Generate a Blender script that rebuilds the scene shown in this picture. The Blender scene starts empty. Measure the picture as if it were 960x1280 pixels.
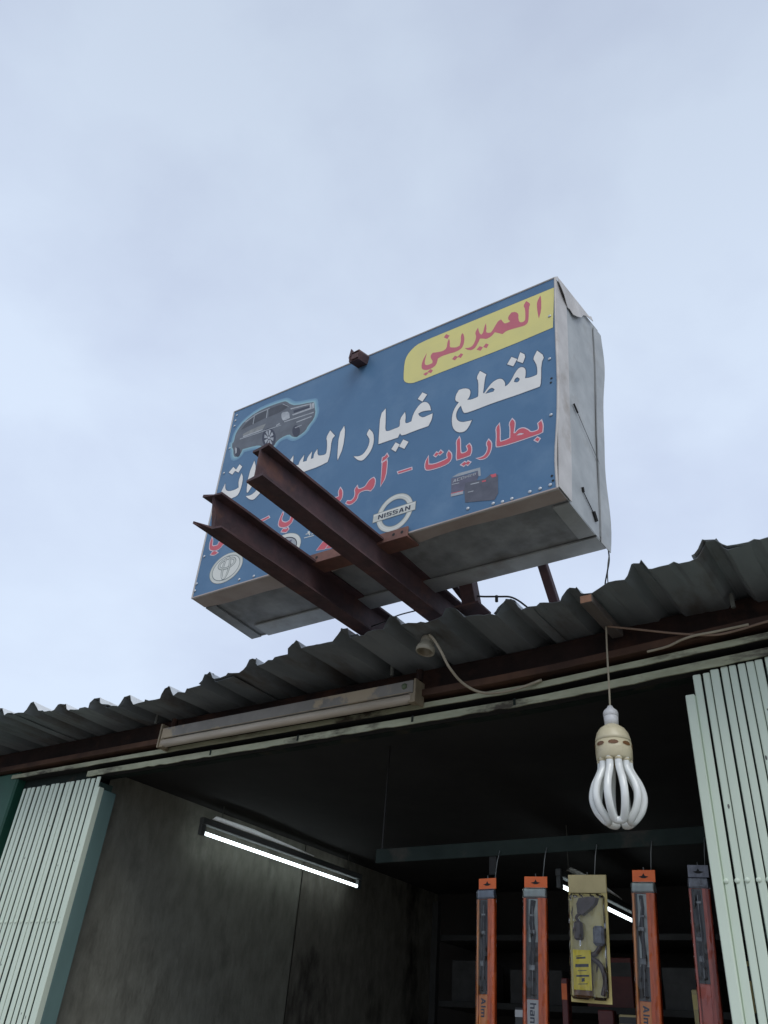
import bpy, bmesh, math, random, json
from mathutils import Vector, Matrix, Quaternion
from mathutils.geometry import tessellate_polygon
random.seed(7)
S = bpy.context.scene
COL = S.collection
R = math.radians

# ------------------------------------------------------------------ camera
YAW, PITCH, ROLL = R(37.3), R(34.7), R(5.4)
CAMZ = 1.6
fwd = Vector((-math.sin(YAW)*math.cos(PITCH), math.cos(YAW)*math.cos(PITCH), math.sin(PITCH)))
rgt = Vector((math.cos(YAW), math.sin(YAW), 0))
up = rgt.cross(fwd)
r2 = math.cos(ROLL)*rgt + math.sin(ROLL)*up
u2 = -math.sin(ROLL)*rgt + math.cos(ROLL)*up
cd = bpy.data.cameras.new('camera'); cam = bpy.data.objects.new('camera', cd); COL.objects.link(cam)
m = Matrix.Identity(4)
for i in range(3):
    m[i][0], m[i][1], m[i][2] = r2[i], u2[i], -fwd[i]
m[2][3] = CAMZ
cam.matrix_world = m
cd.sensor_fit = 'VERTICAL'; cd.sensor_height = 24.0; cd.lens = 18.75
cd.clip_start = 0.02; cd.clip_end = 2000
S.camera = cam

# ------------------------------------------------------------------ sky and sun
SUN_EL, SUN_AZ = R(52), R(132)          # azimuth clockwise from +Y: behind the viewer, a little to the right
w = bpy.data.worlds.new('World'); S.world = w; w.use_nodes = True
nt = w.node_tree; nt.nodes.clear()
def N(t, **k):
    n = nt.nodes.new(t)
    for a, b in k.items(): setattr(n, a, b)
    return n
out = N('ShaderNodeOutputWorld'); bg = N('ShaderNodeBackground'); bg.inputs['Strength'].default_value = 0.1
sky = N('ShaderNodeTexSky', sky_type='NISHITA', sun_disc=False, sun_elevation=SUN_EL, sun_rotation=SUN_AZ)
tc = N('ShaderNodeTexCoord')
mp = N('ShaderNodeMapping'); mp.inputs['Scale'].default_value = (1.0, 1.0, 1.5); mp.inputs['Location'].default_value = (0.75, 0.4, 0.2)
nz = N('ShaderNodeTexNoise'); nz.inputs['Scale'].default_value = 2.6; nz.inputs['Detail'].default_value = 7; nz.inputs['Roughness'].default_value = 0.5; nz.inputs['Distortion'].default_value = 0.15
rp = N('ShaderNodeValToRGB'); rp.color_ramp.elements[0].position = 0.28; rp.color_ramp.elements[1].position = 0.62
rp.color_ramp.elements[0].color = (0.615, 0.70, 0.90, 1); rp.color_ramp.elements[1].color = (0.775, 0.89, 1.07, 1)
# the cloud deck is a little thicker overhead than towards the horizon
sx = N('ShaderNodeSeparateXYZ'); mr = N('ShaderNodeMapRange'); mr.inputs['From Min'].default_value = 0.55; mr.inputs['From Max'].default_value = 1.0
mr.inputs['To Min'].default_value = 1.0; mr.inputs['To Max'].default_value = 0.80; mr.interpolation_type = 'SMOOTHSTEP'
sc = N('ShaderNodeVectorMath', operation='SCALE'); sc2 = N('ShaderNodeVectorMath', operation='SCALE'); sc2.inputs['Scale'].default_value = 10.0
mx = N('ShaderNodeMix', data_type='RGBA'); mx.inputs['Factor'].default_value = 0.9
L = nt.links.new
L(tc.outputs['Generated'], mp.inputs['Vector']); L(mp.outputs['Vector'], nz.inputs['Vector']); L(nz.outputs['Fac'], rp.inputs['Fac'])
L(tc.outputs['Generated'], sx.inputs[0]); L(sx.outputs['Z'], mr.inputs['Value'])
L(rp.outputs['Color'], sc.inputs[0]); L(mr.outputs['Result'], sc.inputs['Scale']); L(sc.outputs[0], sc2.inputs[0])
L(sky.outputs['Color'], mx.inputs['A']); L(sc2.outputs[0], mx.inputs['B']); L(mx.outputs['Result'], bg.inputs['Color']); L(bg.outputs[0], out.inputs[0])
sd = bpy.data.lights.new('sun', 'SUN'); sd.energy = 1.5; sd.angle = R(40); sd.color = (1.0, 0.97, 0.92)
so = bpy.data.objects.new('sun', sd); COL.objects.link(so); so.location = (4, -6, 8)
sdir = Vector((math.sin(SUN_AZ)*math.cos(SUN_EL), math.cos(SUN_AZ)*math.cos(SUN_EL), math.sin(SUN_EL)))
so.rotation_euler = sdir.to_track_quat('Z', 'Y').to_euler()
S.view_settings.view_transform = 'Standard'; S.view_settings.look = 'None'
S.view_settings.exposure = 0.0; S.view_settings.gamma = 1.0
S.render.resolution_x = 768; S.render.resolution_y = 1024
S.render.engine = 'CYCLES'

# ------------------------------------------------------------------ helpers
def link(o, parent=None):
    COL.objects.link(o)
    if parent is not None: o.parent = parent
    return o
def tag(o, label=None, cat=None, group=None, kind=None):
    if label: o['label'] = label
    if cat: o['category'] = cat
    if group: o['group'] = group
    if kind: o['kind'] = kind
    return o
def empty(name, loc=(0, 0, 0), label=None, cat=None, group=None, kind=None):
    o = bpy.data.objects.new(name, None); o.empty_display_size = 0.05; COL.objects.link(o); o.location = loc
    return tag(o, label, cat, group, kind)
def from_bm(name, bm, mat, parent=None, smooth=False, off=None):
    me = bpy.data.meshes.new(name); bmesh.ops.recalc_face_normals(bm, faces=bm.faces); bm.to_mesh(me); bm.free()
    if mat is not None: me.materials.append(mat)
    if smooth:
        for p in me.polygons: p.use_smooth = True
    o = bpy.data.objects.new(name, me); link(o, parent)
    if off is not None: o.location = off
    return o
def box_bm(x0, x1, y0, y1, z0, z1, bev=0.0, bm=None, seg=1):
    own = bm is None
    if own: bm = bmesh.new()
    vs = [bm.verts.new((x, y, z)) for x in (x0, x1) for y in (y0, y1) for z in (z0, z1)]
    q = [(0,1,3,2),(4,6,7,5),(0,4,5,1),(2,3,7,6),(0,2,6,4),(1,5,7,3)]
    fs = [bm.faces.new([vs[i] for i in f]) for f in q]
    if bev > 0:
        es = set(e for f in fs for e in f.edges)
        bmesh.ops.bevel(bm, geom=list(es), offset=bev, segments=seg, affect='EDGES', profile=0.5)
    return bm
def box(name, x0, x1, y0, y1, z0, z1, mat, parent=None, bev=0.0, off=None):
    return from_bm(name, box_bm(x0, x1, y0, y1, z0, z1, bev), mat, parent, off=off)
def tube_bm(pts, r, n=8, bm=None, cap=True):
    if bm is None: bm = bmesh.new()
    pts = [Vector(p) for p in pts]
    rs = r if isinstance(r, (list, tuple)) else [r]*len(pts)
    rings = []; nrm = None
    for i, p in enumerate(pts):
        a = pts[max(i-1, 0)]; b = pts[min(i+1, len(pts)-1)]
        t = (b-a).normalized()
        if nrm is None:
            nrm = t.orthogonal().normalized()
        else:
            nrm = (nrm - t*nrm.dot(t)).normalized()
        bi = t.cross(nrm)
        rings.append([bm.verts.new(p + (nrm*math.cos(2*math.pi*k/n) + bi*math.sin(2*math.pi*k/n))*rs[i]) for k in range(n)])
    for i in range(len(rings)-1):
        for k in range(n):
            bm.faces.new((rings[i][k], rings[i][(k+1) % n], rings[i+1][(k+1) % n], rings[i+1][k]))
    if cap:
        bm.faces.new(rings[0][::-1]); bm.faces.new(rings[-1])
    return bm
def smooth_path(pts, n=6):
    P = [Vector(p) for p in pts]; o = []
    for i in range(len(P)-1):
        p0, p1, p2, p3 = P[max(i-1, 0)], P[i], P[i+1], P[min(i+2, len(P)-1)]
        for k in range(n):
            t = k/n
            o.append(0.5*((2*p1) + (p2-p0)*t + (2*p0-5*p1+4*p2-p3)*t*t + (3*p1-p0-3*p2+p3)*t**3))
    o.append(P[-1]); return o
def tube(name, pts, r, mat, parent=None, n=8, sm=0):
    if sm: pts = smooth_path(pts, sm)
    return from_bm(name, tube_bm(pts, r, n), mat, parent, smooth=True)
def lathe_bm(prof, n=24, bm=None):
    # prof: list of (radius, z); open ends are capped when the radius is not 0
    if bm is None: bm = bmesh.new()
    rings = []
    for r, z in prof:
        if r < 1e-6: rings.append([bm.verts.new((0, 0, z))])
        else: rings.append([bm.verts.new((r*math.cos(2*math.pi*k/n), r*math.sin(2*math.pi*k/n), z)) for k in range(n)])
    for a, b in zip(rings, rings[1:]):
        for k in range(n):
            k2 = (k+1) % n
            if len(a) == 1 and len(b) > 1: bm.faces.new((a[0], b[k], b[k2]))
            elif len(b) == 1 and len(a) > 1: bm.faces.new((a[k], a[k2], b[0]))
            elif len(a) > 1: bm.faces.new((a[k], a[k2], b[k2], b[k]))
    return bm
def lathe(name, prof, mat, parent=None, n=24, off=None):
    return from_bm(name, lathe_bm(prof, n), mat, parent, smooth=True, off=off)

# ------------------------------------------------------------------ materials
def mat(name, col, col2=None, rough=0.7, scale=8.0, metal=0.0, bump=0.0, bscale=60.0, stretch=(1, 1, 1), spec=0.5,
        contrast=(0.35, 0.65), third=None, tscale=2.0, trange=(0.55, 0.72), detail=6, world=False):
    M = bpy.data.materials.new(name); M.use_nodes = True
    t = M.node_tree; b = t.nodes['Principled BSDF']
    b.inputs['Roughness'].default_value = rough; b.inputs['Metallic'].default_value = metal
    b.inputs['Specular IOR Level'].default_value = spec
    b.inputs['Base Color'].default_value = (*col, 1)
    c = t.nodes.new('ShaderNodeTexCoord'); mp = t.nodes.new('ShaderNodeMapping'); mp.inputs['Scale'].default_value = stretch
    if world:
        g = t.nodes.new('ShaderNodeNewGeometry'); t.links.new(g.outputs['Position'], mp.inputs['Vector'])
    else:
        t.links.new(c.outputs['Object'], mp.inputs['Vector'])
    last = None
    if col2 is not None:
        nz = t.nodes.new('ShaderNodeTexNoise'); nz.inputs['Scale'].default_value = scale; nz.inputs['Detail'].default_value = detail; nz.inputs['Roughness'].default_value = 0.6
        t.links.new(mp.outputs[0], nz.inputs['Vector'])
        rp = t.nodes.new('ShaderNodeValToRGB'); e = rp.color_ramp.elements
        e[0].position, e[1].position = contrast; e[0].color = (*col, 1); e[1].color = (*col2, 1)
        t.links.new(nz.outputs['Fac'], rp.inputs['Fac']); last = rp.outputs['Color']
    if third is not None:
        n2 = t.nodes.new('ShaderNodeTexNoise'); n2.inputs['Scale'].default_value = tscale; n2.inputs['Detail'].default_value = 8; n2.inputs['Roughness'].default_value = 0.65
        t.links.new(mp.outputs[0], n2.inputs['Vector'])
        r3 = t.nodes.new('ShaderNodeMapRange'); r3.inputs['From Min'].default_value, r3.inputs['From Max'].default_value = trange
        t.links.new(n2.outputs['Fac'], r3.inputs['Value'])
        x = t.nodes.new('ShaderNodeMix'); x.data_type = 'RGBA'; x.inputs['B'].default_value = (*third, 1)
        if last is not None: t.links.new(last, x.inputs['A'])
        else: x.inputs['A'].default_value = (*col, 1)
        t.links.new(r3.outputs['Result'], x.inputs['Factor']); last = x.outputs['Result']
    if last is not None: t.links.new(last, b.inputs['Base Color'])
    if bump > 0:
        n3 = t.nodes.new('ShaderNodeTexNoise'); n3.inputs['Scale'].default_value = bscale; n3.inputs['Detail'].default_value = 5
        t.links.new(mp.outputs[0], n3.inputs['Vector'])
        bp = t.nodes.new('ShaderNodeBump'); bp.inputs['Strength'].default_value = bump; bp.inputs['Distance'].default_value = 0.004
        t.links.new(n3.outputs['Fac'], bp.inputs['Height']); t.links.new(bp.outputs[0], b.inputs['Normal'])
    return M
def emis(name, col, strength):
    M = bpy.data.materials.new(name); M.use_nodes = True; b = M.node_tree.nodes['Principled BSDF']
    b.inputs['Base Color'].default_value = (0.8, 0.8, 0.8, 1); b.inputs['Emission Color'].default_value = (*col, 1); b.inputs['Emission Strength'].default_value = strength
    return M
def plastic_film(name):
    M = bpy.data.materials.new(name); M.use_nodes = True; t = M.node_tree; t.nodes.clear()
    o = t.nodes.new('ShaderNodeOutputMaterial'); mxs = t.nodes.new('ShaderNodeMixShader'); tr = t.nodes.new('ShaderNodeBsdfTransparent'); gl = t.nodes.new('ShaderNodeBsdfGlossy')
    gl.inputs['Roughness'].default_value = 0.05; tr.inputs['Color'].default_value = (0.96, 0.97, 0.97, 1)
    lw = t.nodes.new('ShaderNodeFresnel'); lw.inputs['IOR'].default_value = 1.47
    nz = t.nodes.new('ShaderNodeTexNoise'); nz.inputs['Scale'].default_value = 35; bp = t.nodes.new('ShaderNodeBump'); bp.inputs['Strength'].default_value = 0.9; bp.inputs['Distance'].default_value = 0.016
    c = t.nodes.new('ShaderNodeTexCoord'); mp = t.nodes.new('ShaderNodeMapping'); mp.inputs['Scale'].default_value = (1, 1, 0.35)
    t.links.new(c.outputs['Object'], mp.inputs[0]); t.links.new(mp.outputs[0], nz.inputs['Vector'])
    t.links.new(nz.outputs['Fac'], bp.inputs['Height']); t.links.new(bp.outputs[0], gl.inputs['Normal']); t.links.new(bp.outputs[0], lw.inputs['Normal'])
    ad = t.nodes.new('ShaderNodeMath'); ad.operation = 'ADD'; ad.inputs[1].default_value = 0.0
    t.links.new(lw.outputs[0], ad.inputs[0])
    t.links.new(ad.outputs[0], mxs.inputs[0]); t.links.new(tr.outputs[0], mxs.inputs[1]); t.links.new(gl.outputs[0], mxs.inputs[2]); t.links.new(mxs.outputs[0], o.inputs[0])
    return M

MT = dict(
    ground=mat('sandy_ground', (0.23, 0.205, 0.175), (0.17, 0.152, 0.13), 0.95, 1.5, bump=0.4, bscale=25),
    rooftop=mat('white_roof_paint', (0.64, 0.66, 0.67), (0.52, 0.54, 0.55), 0.6, 4.0, third=(0.25, 0.22, 0.19), tscale=5, trange=(0.6, 0.8)),
    roof=mat('galvanised_sheet', (0.26, 0.285, 0.295), (0.15, 0.17, 0.18), 0.5, 4.0, metal=0.15, bump=0.10, bscale=9, third=(0.11, 0.09, 0.075), tscale=5.0, trange=(0.52, 0.68), stretch=(1, 0.4, 1), detail=10),
    rust=mat('dark_rust', (0.088, 0.043, 0.045), (0.045, 0.026, 0.030), 0.75, 14, bump=0.35, bscale=70, third=(0.15, 0.062, 0.038), tscale=6, trange=(0.56, 0.75)),
    rust2=mat('brown_rust', (0.034, 0.020, 0.017), (0.018, 0.013, 0.012), 0.85, 9, spec=0.15, bump=0.3, bscale=50, third=(0.075, 0.035, 0.023), tscale=5, trange=(0.52, 0.72)),
    rustlip=mat('orange_rust', (0.14, 0.075, 0.048), (0.06, 0.036, 0.028), 0.85, 4, spec=0.15, bump=0.25, bscale=60, third=(0.05, 0.03, 0.022), tscale=1.3, trange=(0.45, 0.65)),
    bracket=mat('red_oxide', (0.22, 0.10, 0.075), (0.14, 0.07, 0.055), 0.75, 20, bump=0.2),
    greenrail=mat('pale_green_rail', (0.44, 0.45, 0.31), (0.30, 0.31, 0.205), 0.6, 9, bump=0.15, third=(0.06, 0.05, 0.033), tscale=4.0, trange=(0.52, 0.62), stretch=(1, 3, 3)),
    greenin=mat('dark_green_paint', (0.024, 0.034, 0.029), (0.014, 0.021, 0.018), 0.8, 7, spec=0.15, bump=0.1, third=(0.06, 0.05, 0.04), tscale=5),
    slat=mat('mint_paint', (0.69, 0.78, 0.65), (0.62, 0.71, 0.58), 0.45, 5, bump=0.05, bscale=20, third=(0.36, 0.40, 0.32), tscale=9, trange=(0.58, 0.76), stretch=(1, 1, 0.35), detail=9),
    slatback=mat('gap_shade_green', (0.07, 0.12, 0.10), (0.05, 0.09, 0.075), 0.6, 6),  # green darkened to carry the shade between the slats
    mintshade=mat('shaded_mint_paint', (0.16, 0.26, 0.245), (0.12, 0.20, 0.19), 0.55, 5, third=(0.24, 0.21, 0.17), tscale=6, trange=(0.65, 0.8), stretch=(1, 1, 0.3)),  # the slats' mint paint with shade put into its colour
    chip=mat('chipped_steel', (0.16, 0.17, 0.15), (0.10, 0.10, 0.09), 0.7, 30),
    pillar=mat('green_wall_paint', (0.012, 0.09, 0.055), (0.01, 0.06, 0.038), 0.6, 4, bump=0.15),
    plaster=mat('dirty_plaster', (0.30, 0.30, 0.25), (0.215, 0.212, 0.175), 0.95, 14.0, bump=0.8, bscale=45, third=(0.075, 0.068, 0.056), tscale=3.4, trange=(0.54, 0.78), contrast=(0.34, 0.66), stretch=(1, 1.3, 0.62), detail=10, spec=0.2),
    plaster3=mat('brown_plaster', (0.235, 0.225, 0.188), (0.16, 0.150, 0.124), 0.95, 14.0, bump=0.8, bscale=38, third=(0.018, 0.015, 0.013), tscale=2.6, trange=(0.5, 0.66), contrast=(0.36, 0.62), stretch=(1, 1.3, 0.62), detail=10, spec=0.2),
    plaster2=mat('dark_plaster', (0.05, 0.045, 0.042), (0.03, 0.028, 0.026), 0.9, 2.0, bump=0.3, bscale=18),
    ceiling=mat('sooty_ceiling_slot_shade', (0.028, 0.028, 0.027), (0.018, 0.018, 0.018), 0.9, 3, bump=0.3, bscale=10),  # also colours the painted shade in the rail slot
    blue=mat('blue_print', (0.086, 0.185, 0.315), (0.07, 0.158, 0.28), 0.45, 3.5, spec=0.35, bump=0.03, bscale=9, third=(0.118, 0.218, 0.345), tscale=5, trange=(0.5, 0.75), detail=9),
    yellow=mat('yellow_print', (0.74, 0.66, 0.22), (0.66, 0.60, 0.22), 0.42, 6),
    rednam=mat('rose_print', (0.58, 0.135, 0.17), (0.52, 0.12, 0.155), 0.42, 8),
    white=mat('white_print', (0.80, 0.79, 0.75), (0.72, 0.71, 0.68), 0.42, 8),
    outline=mat('dark_outline_print', (0.06, 0.10, 0.16), None, 0.45),
    red=mat('red_print', (0.60, 0.095, 0.125), (0.53, 0.085, 0.11), 0.42, 8),
    pinkline=mat('pale_outline_print', (0.66, 0.55, 0.60), None, 0.42),
    glow1=mat('glow_print_faint', (0.14, 0.285, 0.42), None, 0.42), glow2=mat('glow_print_mid', (0.18, 0.35, 0.46), None, 0.42), glow3=mat('glow_print_bright', (0.25, 0.44, 0.50), None, 0.42),
    car=mat('car_print', (0.085, 0.095, 0.115), (0.115, 0.13, 0.155), 0.42, 22), carwin=mat('car_window_print', (0.27, 0.275, 0.26), (0.16, 0.17, 0.18), 0.42, 30),
    carglass=mat('car_glass_print', (0.05, 0.055, 0.07), (0.03, 0.032, 0.042), 0.42, 25), chrome=mat('chrome_print', (0.46, 0.48, 0.50), (0.30, 0.32, 0.35), 0.42, 40),
    silver=mat('silver_print', (0.50, 0.52, 0.47), (0.62, 0.63, 0.58), 0.4, 16), silverdk=mat('silver_shade_print', (0.20, 0.23, 0.22), (0.14, 0.165, 0.17), 0.42, 20), silverlt=mat('silver_light_print', (0.66, 0.67, 0.62), None, 0.42),
    batpale=mat('battery_pale_print', (0.38, 0.40, 0.42), (0.30, 0.33, 0.36), 0.42, 40), batdark=mat('battery_purple_print', (0.13, 0.13, 0.19), (0.09, 0.09, 0.13), 0.42, 30),
    batbody=mat('battery_body_print', (0.105, 0.11, 0.14), (0.07, 0.075, 0.10), 0.42, 30),
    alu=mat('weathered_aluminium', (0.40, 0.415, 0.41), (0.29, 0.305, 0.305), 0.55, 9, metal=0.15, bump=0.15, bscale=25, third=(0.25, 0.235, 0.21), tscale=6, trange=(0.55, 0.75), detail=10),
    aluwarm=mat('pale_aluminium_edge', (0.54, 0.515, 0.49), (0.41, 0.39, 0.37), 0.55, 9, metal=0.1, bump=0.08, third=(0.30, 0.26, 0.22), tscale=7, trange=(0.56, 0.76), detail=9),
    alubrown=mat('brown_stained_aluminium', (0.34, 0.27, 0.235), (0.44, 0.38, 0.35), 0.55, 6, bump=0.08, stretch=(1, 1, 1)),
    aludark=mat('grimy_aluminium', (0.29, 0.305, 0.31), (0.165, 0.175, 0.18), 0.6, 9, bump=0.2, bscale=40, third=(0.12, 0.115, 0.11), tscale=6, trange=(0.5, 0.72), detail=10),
    screw=mat('bright_screw', (0.50, 0.53, 0.56), None, 0.4, metal=0.3), hole=mat('dark_hole', (0.02, 0.02, 0.02), None, 0.9),
    black=mat('black_cable', (0.02, 0.02, 0.022), None, 0.5),
    cable=mat('old_cream_cable', (0.42, 0.37, 0.27), (0.33, 0.28, 0.20), 0.6, 12), browncable=mat('brown_cable', (0.27, 0.18, 0.125), (0.20, 0.13, 0.09), 0.6, 12),
    holder=mat('old_cream_plastic', (0.42, 0.39, 0.30), (0.33, 0.30, 0.23), 0.5, 14, third=(0.22, 0.18, 0.12), tscale=18, trange=(0.55, 0.7)),
    whiteplastic=mat('white_plastic', (0.78, 0.78, 0.78), (0.72, 0.72, 0.72), 0.35, 12), creambase=mat('yellowed_plastic', (0.70, 0.63, 0.43), (0.60, 0.53, 0.35), 0.35, 14, third=(0.42, 0.35, 0.22), tscale=26, trange=(0.56, 0.76)),
    bulbglass=mat('phosphor_glass', (0.86, 0.88, 0.85), (0.80, 0.82, 0.79), 0.08, 10, spec=0.7),
    wood=mat('batten_wood', (0.14, 0.12, 0.105), (0.10, 0.085, 0.078), 0.8, 10, bump=0.2, stretch=(4, 0.4, 4)), woodend=mat('sawn_wood_end', (0.40, 0.22, 0.14), (0.30, 0.16, 0.10), 0.8, 40),
    fix=mat('fixture_grey_paint', (0.27, 0.255, 0.23), (0.21, 0.20, 0.182), 0.75, 8, spec=0.2, third=(0.40, 0.33, 0.235), tscale=4.2, trange=(0.53, 0.58), bump=0.1),
    fixtube=mat('dusty_tube', (0.56, 0.49, 0.39), (0.42, 0.36, 0.28), 0.45, 6, stretch=(0.6, 3, 3)),
    fixend=mat('fixture_end', (0.32, 0.26, 0.17), (0.22, 0.18, 0.12), 0.6, 20), greenknob=mat('green_screw_cap', (0.10, 0.13, 0.07), None, 0.6),
    infix=mat('inner_fixture', (0.15, 0.16, 0.16), (0.11, 0.12, 0.12), 0.5, 6), lit=emis('lit_fluorescent', (0.84, 0.96, 1.0), 3.6),
    orange=mat('orange_card', (0.84, 0.17, 0.03), (0.70, 0.125, 0.022), 0.5, 14), orange2=mat('amber_card', (0.84, 0.31, 0.06), (0.72, 0.24, 0.05), 0.5, 14), pinkcard=mat('faded_red_card', (0.66, 0.14, 0.085), (0.52, 0.10, 0.06), 0.5, 14),
    clearblue=mat('clear_fold', (0.20, 0.24, 0.30), (0.12, 0.15, 0.20), 0.3, 30), palefold=mat('pale_fold', (0.42, 0.47, 0.43), (0.30, 0.36, 0.34), 0.35, 30), greycard=mat('grey_card', (0.26, 0.27, 0.31), (0.12, 0.125, 0.15), 0.5, 50),
    blade=mat('blade_rubber', (0.008, 0.008, 0.009), (0.016, 0.016, 0.017), 0.5, 25, spec=0.25), steel=mat('blade_steel', (0.22, 0.23, 0.23), (0.06, 0.06, 0.06), 0.3, 40, metal=0.4), window=mat('card_window', (0.07, 0.066, 0.06), (0.008, 0.008, 0.008), 0.5, 18, stretch=(3, 1, 0.4)),
    film=plastic_film('clear_plastic_film'), ink=mat('dark_ink', (0.03, 0.035, 0.06), None, 0.5), whitecard=mat('white_card', (0.60, 0.60, 0.58), (0.5, 0.5, 0.49), 0.5, 12),
    beige=mat('beige_card', (0.56, 0.47, 0.23), (0.44, 0.36, 0.17), 0.5, 10), beige2=mat('blister_back', (0.72, 0.60, 0.24), (0.54, 0.44, 0.16), 0.5, 9),
    label=mat('yellow_label', (0.86, 0.70, 0.045), (0.76, 0.60, 0.04), 0.5, 12), brownpart=mat('dark_brown_plastic', (0.075, 0.045, 0.038), (0.05, 0.03, 0.026), 0.4, 20), amber=mat('amber_oil', (0.22, 0.10, 0.03), (0.14, 0.06, 0.02), 0.3, 15),
    wire=mat('thin_wire', (0.30, 0.31, 0.30), None, 0.4, metal=0.5), shelfmat=mat('dark_shelf', (0.03, 0.031, 0.03), (0.02, 0.021, 0.02), 0.7, 8), redbox=mat('dull_red_box', (0.15, 0.03, 0.025), (0.1, 0.022, 0.02), 0.5, 12), greybox=mat('dull_grey_box', (0.06, 0.06, 0.058), (0.035, 0.035, 0.035), 0.6, 12),
)

# pixel rays are only used for laying out cables between points that were measured beforehand
# ------------------------------------------------------------------ ground and shop
bm = bmesh.new()
q = [bm.verts.new(p) for p in ((-150, -150, 0), (150, -150, 0), (150, 150, 0), (-150, 150, 0))]; bm.faces.new(q)
tag(from_bm('ground', bm, MT['ground']), 'sandy concrete ground in front of the shop', None, kind='structure')

shop = empty('shop', (-1.5, 2.1, 0), 'open single-storey shop with a dark interior under the corrugated roof', 'shop')
def sp(o):
    o.parent = shop; o.matrix_parent_inverse = Matrix.Translation((1.5, -2.1, 0)); return o
def sbox(name, x0, x1, y0, y1, z0, z1, m_, bev=0.0): return sp(box(name, x0, x1, y0, y1, z0, z1, m_, None, bev))
# plastered side wall with gentle unevenness
def wall_grid(name, x, y0, y1, z0, z1, m_, thick):
    bm = bmesh.new(); ny, nz_ = 26, 20; g = []
    for i in range(ny+1):
        row = []
        for j in range(nz_+1):
            y = y0 + (y1-y0)*i/ny; z = z0 + (z1-z0)*j/nz_
            edge = 0 if i in (0, ny) or j in (0, nz_) else 1
            row.append(bm.verts.new((x + edge*random.uniform(-0.004, 0.006), y, z)))
        g.append(row)
    for i in range(ny):
        for j in range(nz_): bm.faces.new((g[i][j], g[i+1][j], g[i+1][j+1], g[i][j+1]))
    b0 = [bm.verts.new((x-thick, y, z)) for y, z in ((y0, z0), (y1, z0), (y1, z1), (y0, z1))]
    bm.faces.new(b0)
    return sp(from_bm(name, bm, m_, None, smooth=True))
wall_grid('side_wall', -3.0, 2.18, 3.52, 0, 2.56, MT['plaster'], 0.2)
wall_grid('side_wall', -2.994, 3.520, 4.9, 0, 2.56, MT['plaster3'], 0.2)
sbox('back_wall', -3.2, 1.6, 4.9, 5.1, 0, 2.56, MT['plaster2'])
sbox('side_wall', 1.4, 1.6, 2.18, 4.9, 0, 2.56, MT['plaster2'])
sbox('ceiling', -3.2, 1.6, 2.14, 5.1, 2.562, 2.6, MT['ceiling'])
sbox('pillar', -4.3, -3.51, 2.06, 2.5, 0, 2.581, MT['pillar'], 0.008)
sbox('pillar', 0.12, 0.9, 2.06, 2.5, 0, 2.56, MT['pillar'], 0.008)
# lintel: rusty channel with a bottom flange, running the whole front; it lifts a little towards the right end
def lift(x): return max(0.0, min(x, -0.2)+0.95)*0.042
def strip(name, x0, x1, y0, y1, z0, z1, m_, n=30, jag=0.0, bev=0.0015):
    bm = bmesh.new(); rows = []
    for i in range(n+1):
        x = x0 + (x1-x0)*i/n; l = lift(x); j = random.uniform(-jag, jag)
        rows.append([bm.verts.new((x, y0, z0+l+j)), bm.verts.new((x, y1, z0+l+j)), bm.verts.new((x, y1, z1+l)), bm.verts.new((x, y0, z1+l))])
    for a, b in zip(rows, rows[1:]):
        for k in range(4): bm.faces.new((a[k], a[(k+1) % 4], b[(k+1) % 4], b[k]))
    bm.faces.new(rows[0][::-1]); bm.faces.new(rows[-1])
    return sp(from_bm(name, bm, m_))
strip('lintel_web', -4.3, 1.4, 2.085, 2.10, 2.606, 2.693, MT['rust2'])
strip('lintel_flange', -4.3, 1.4, 2.035, 2.10, 2.583, 2.604, MT['rustlip'], jag=0.001)
# sliding rail of the folding shutters: two pale lips, slot shade painted as near-black strips
strip('rail_lip', -3.55, 0.10, 2.052, 2.057, 2.549, 2.566, MT['greenrail'], 60, 0.0012)
strip('rail_lip', -3.0, 0.10, 2.058, 2.063, 2.506, 2.528, MT['greenrail'], 90, 0.0022)
strip('rail_slot_shade', -3.55, 0.10, 2.0575, 2.104, 2.550, 2.565, MT['ceiling'])
strip('rail_slot_shade', -3.0, 0.10, 2.0635, 2.104, 2.511, 2.524, MT['ceiling'])
strip('rail_back', -3.55, 0.10, 2.1045, 2.135, 2.508, 2.580, MT['greenin'])
for x in (-2.28, -1.855, -1.38, -1.02):
    l = lift(x)
    sbox('rail_joint', x, x+0.008, 2.0568, 2.0585, 2.511+l, 2.532+l, MT['greenin'])

# ------------------------------------------------------------------ corrugated roof
RIBS = [(-4.24, 1.77), (-4.04, 1.765), (-3.85, 1.76), (-3.66, 1.757), (-3.47, 1.755), (-3.276, 1.755), (-3.085, 1.768), (-2.956, 1.833), (-2.762, 1.851), (-2.618, 1.877), (-2.391, 1.881), (-2.142, 1.854),
        (-1.904, 1.835), (-1.677, 1.788), (-1.477, 1.787), (-1.282, 1.772), (-1.089, 1.804), (-0.922, 1.848), (-0.733, 1.854), (-0.532, 1.80), (-0.341, 1.791), (-0.14, 1.79), (0.06, 1.80), (0.26, 1.79), (0.46, 1.80), (0.66, 1.79), (0.86, 1.80), (1.06, 1.79), (1.26, 1.80)]
ZV, RH = 2.697, 0.036
def edge_y(x):
    if x <= RIBS[0][0]: return RIBS[0][1]
    for (a, ya), (b, yb) in zip(RIBS, RIBS[1:]):
        if a <= x <= b: return ya + (yb-ya)*(x-a)/(b-a)
    return RIBS[-1][1]
roof = empty('corrugated_roof', (-1.5, 1.8, ZV), 'ragged grey corrugated metal roof overhanging the shop front', 'roof')
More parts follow.
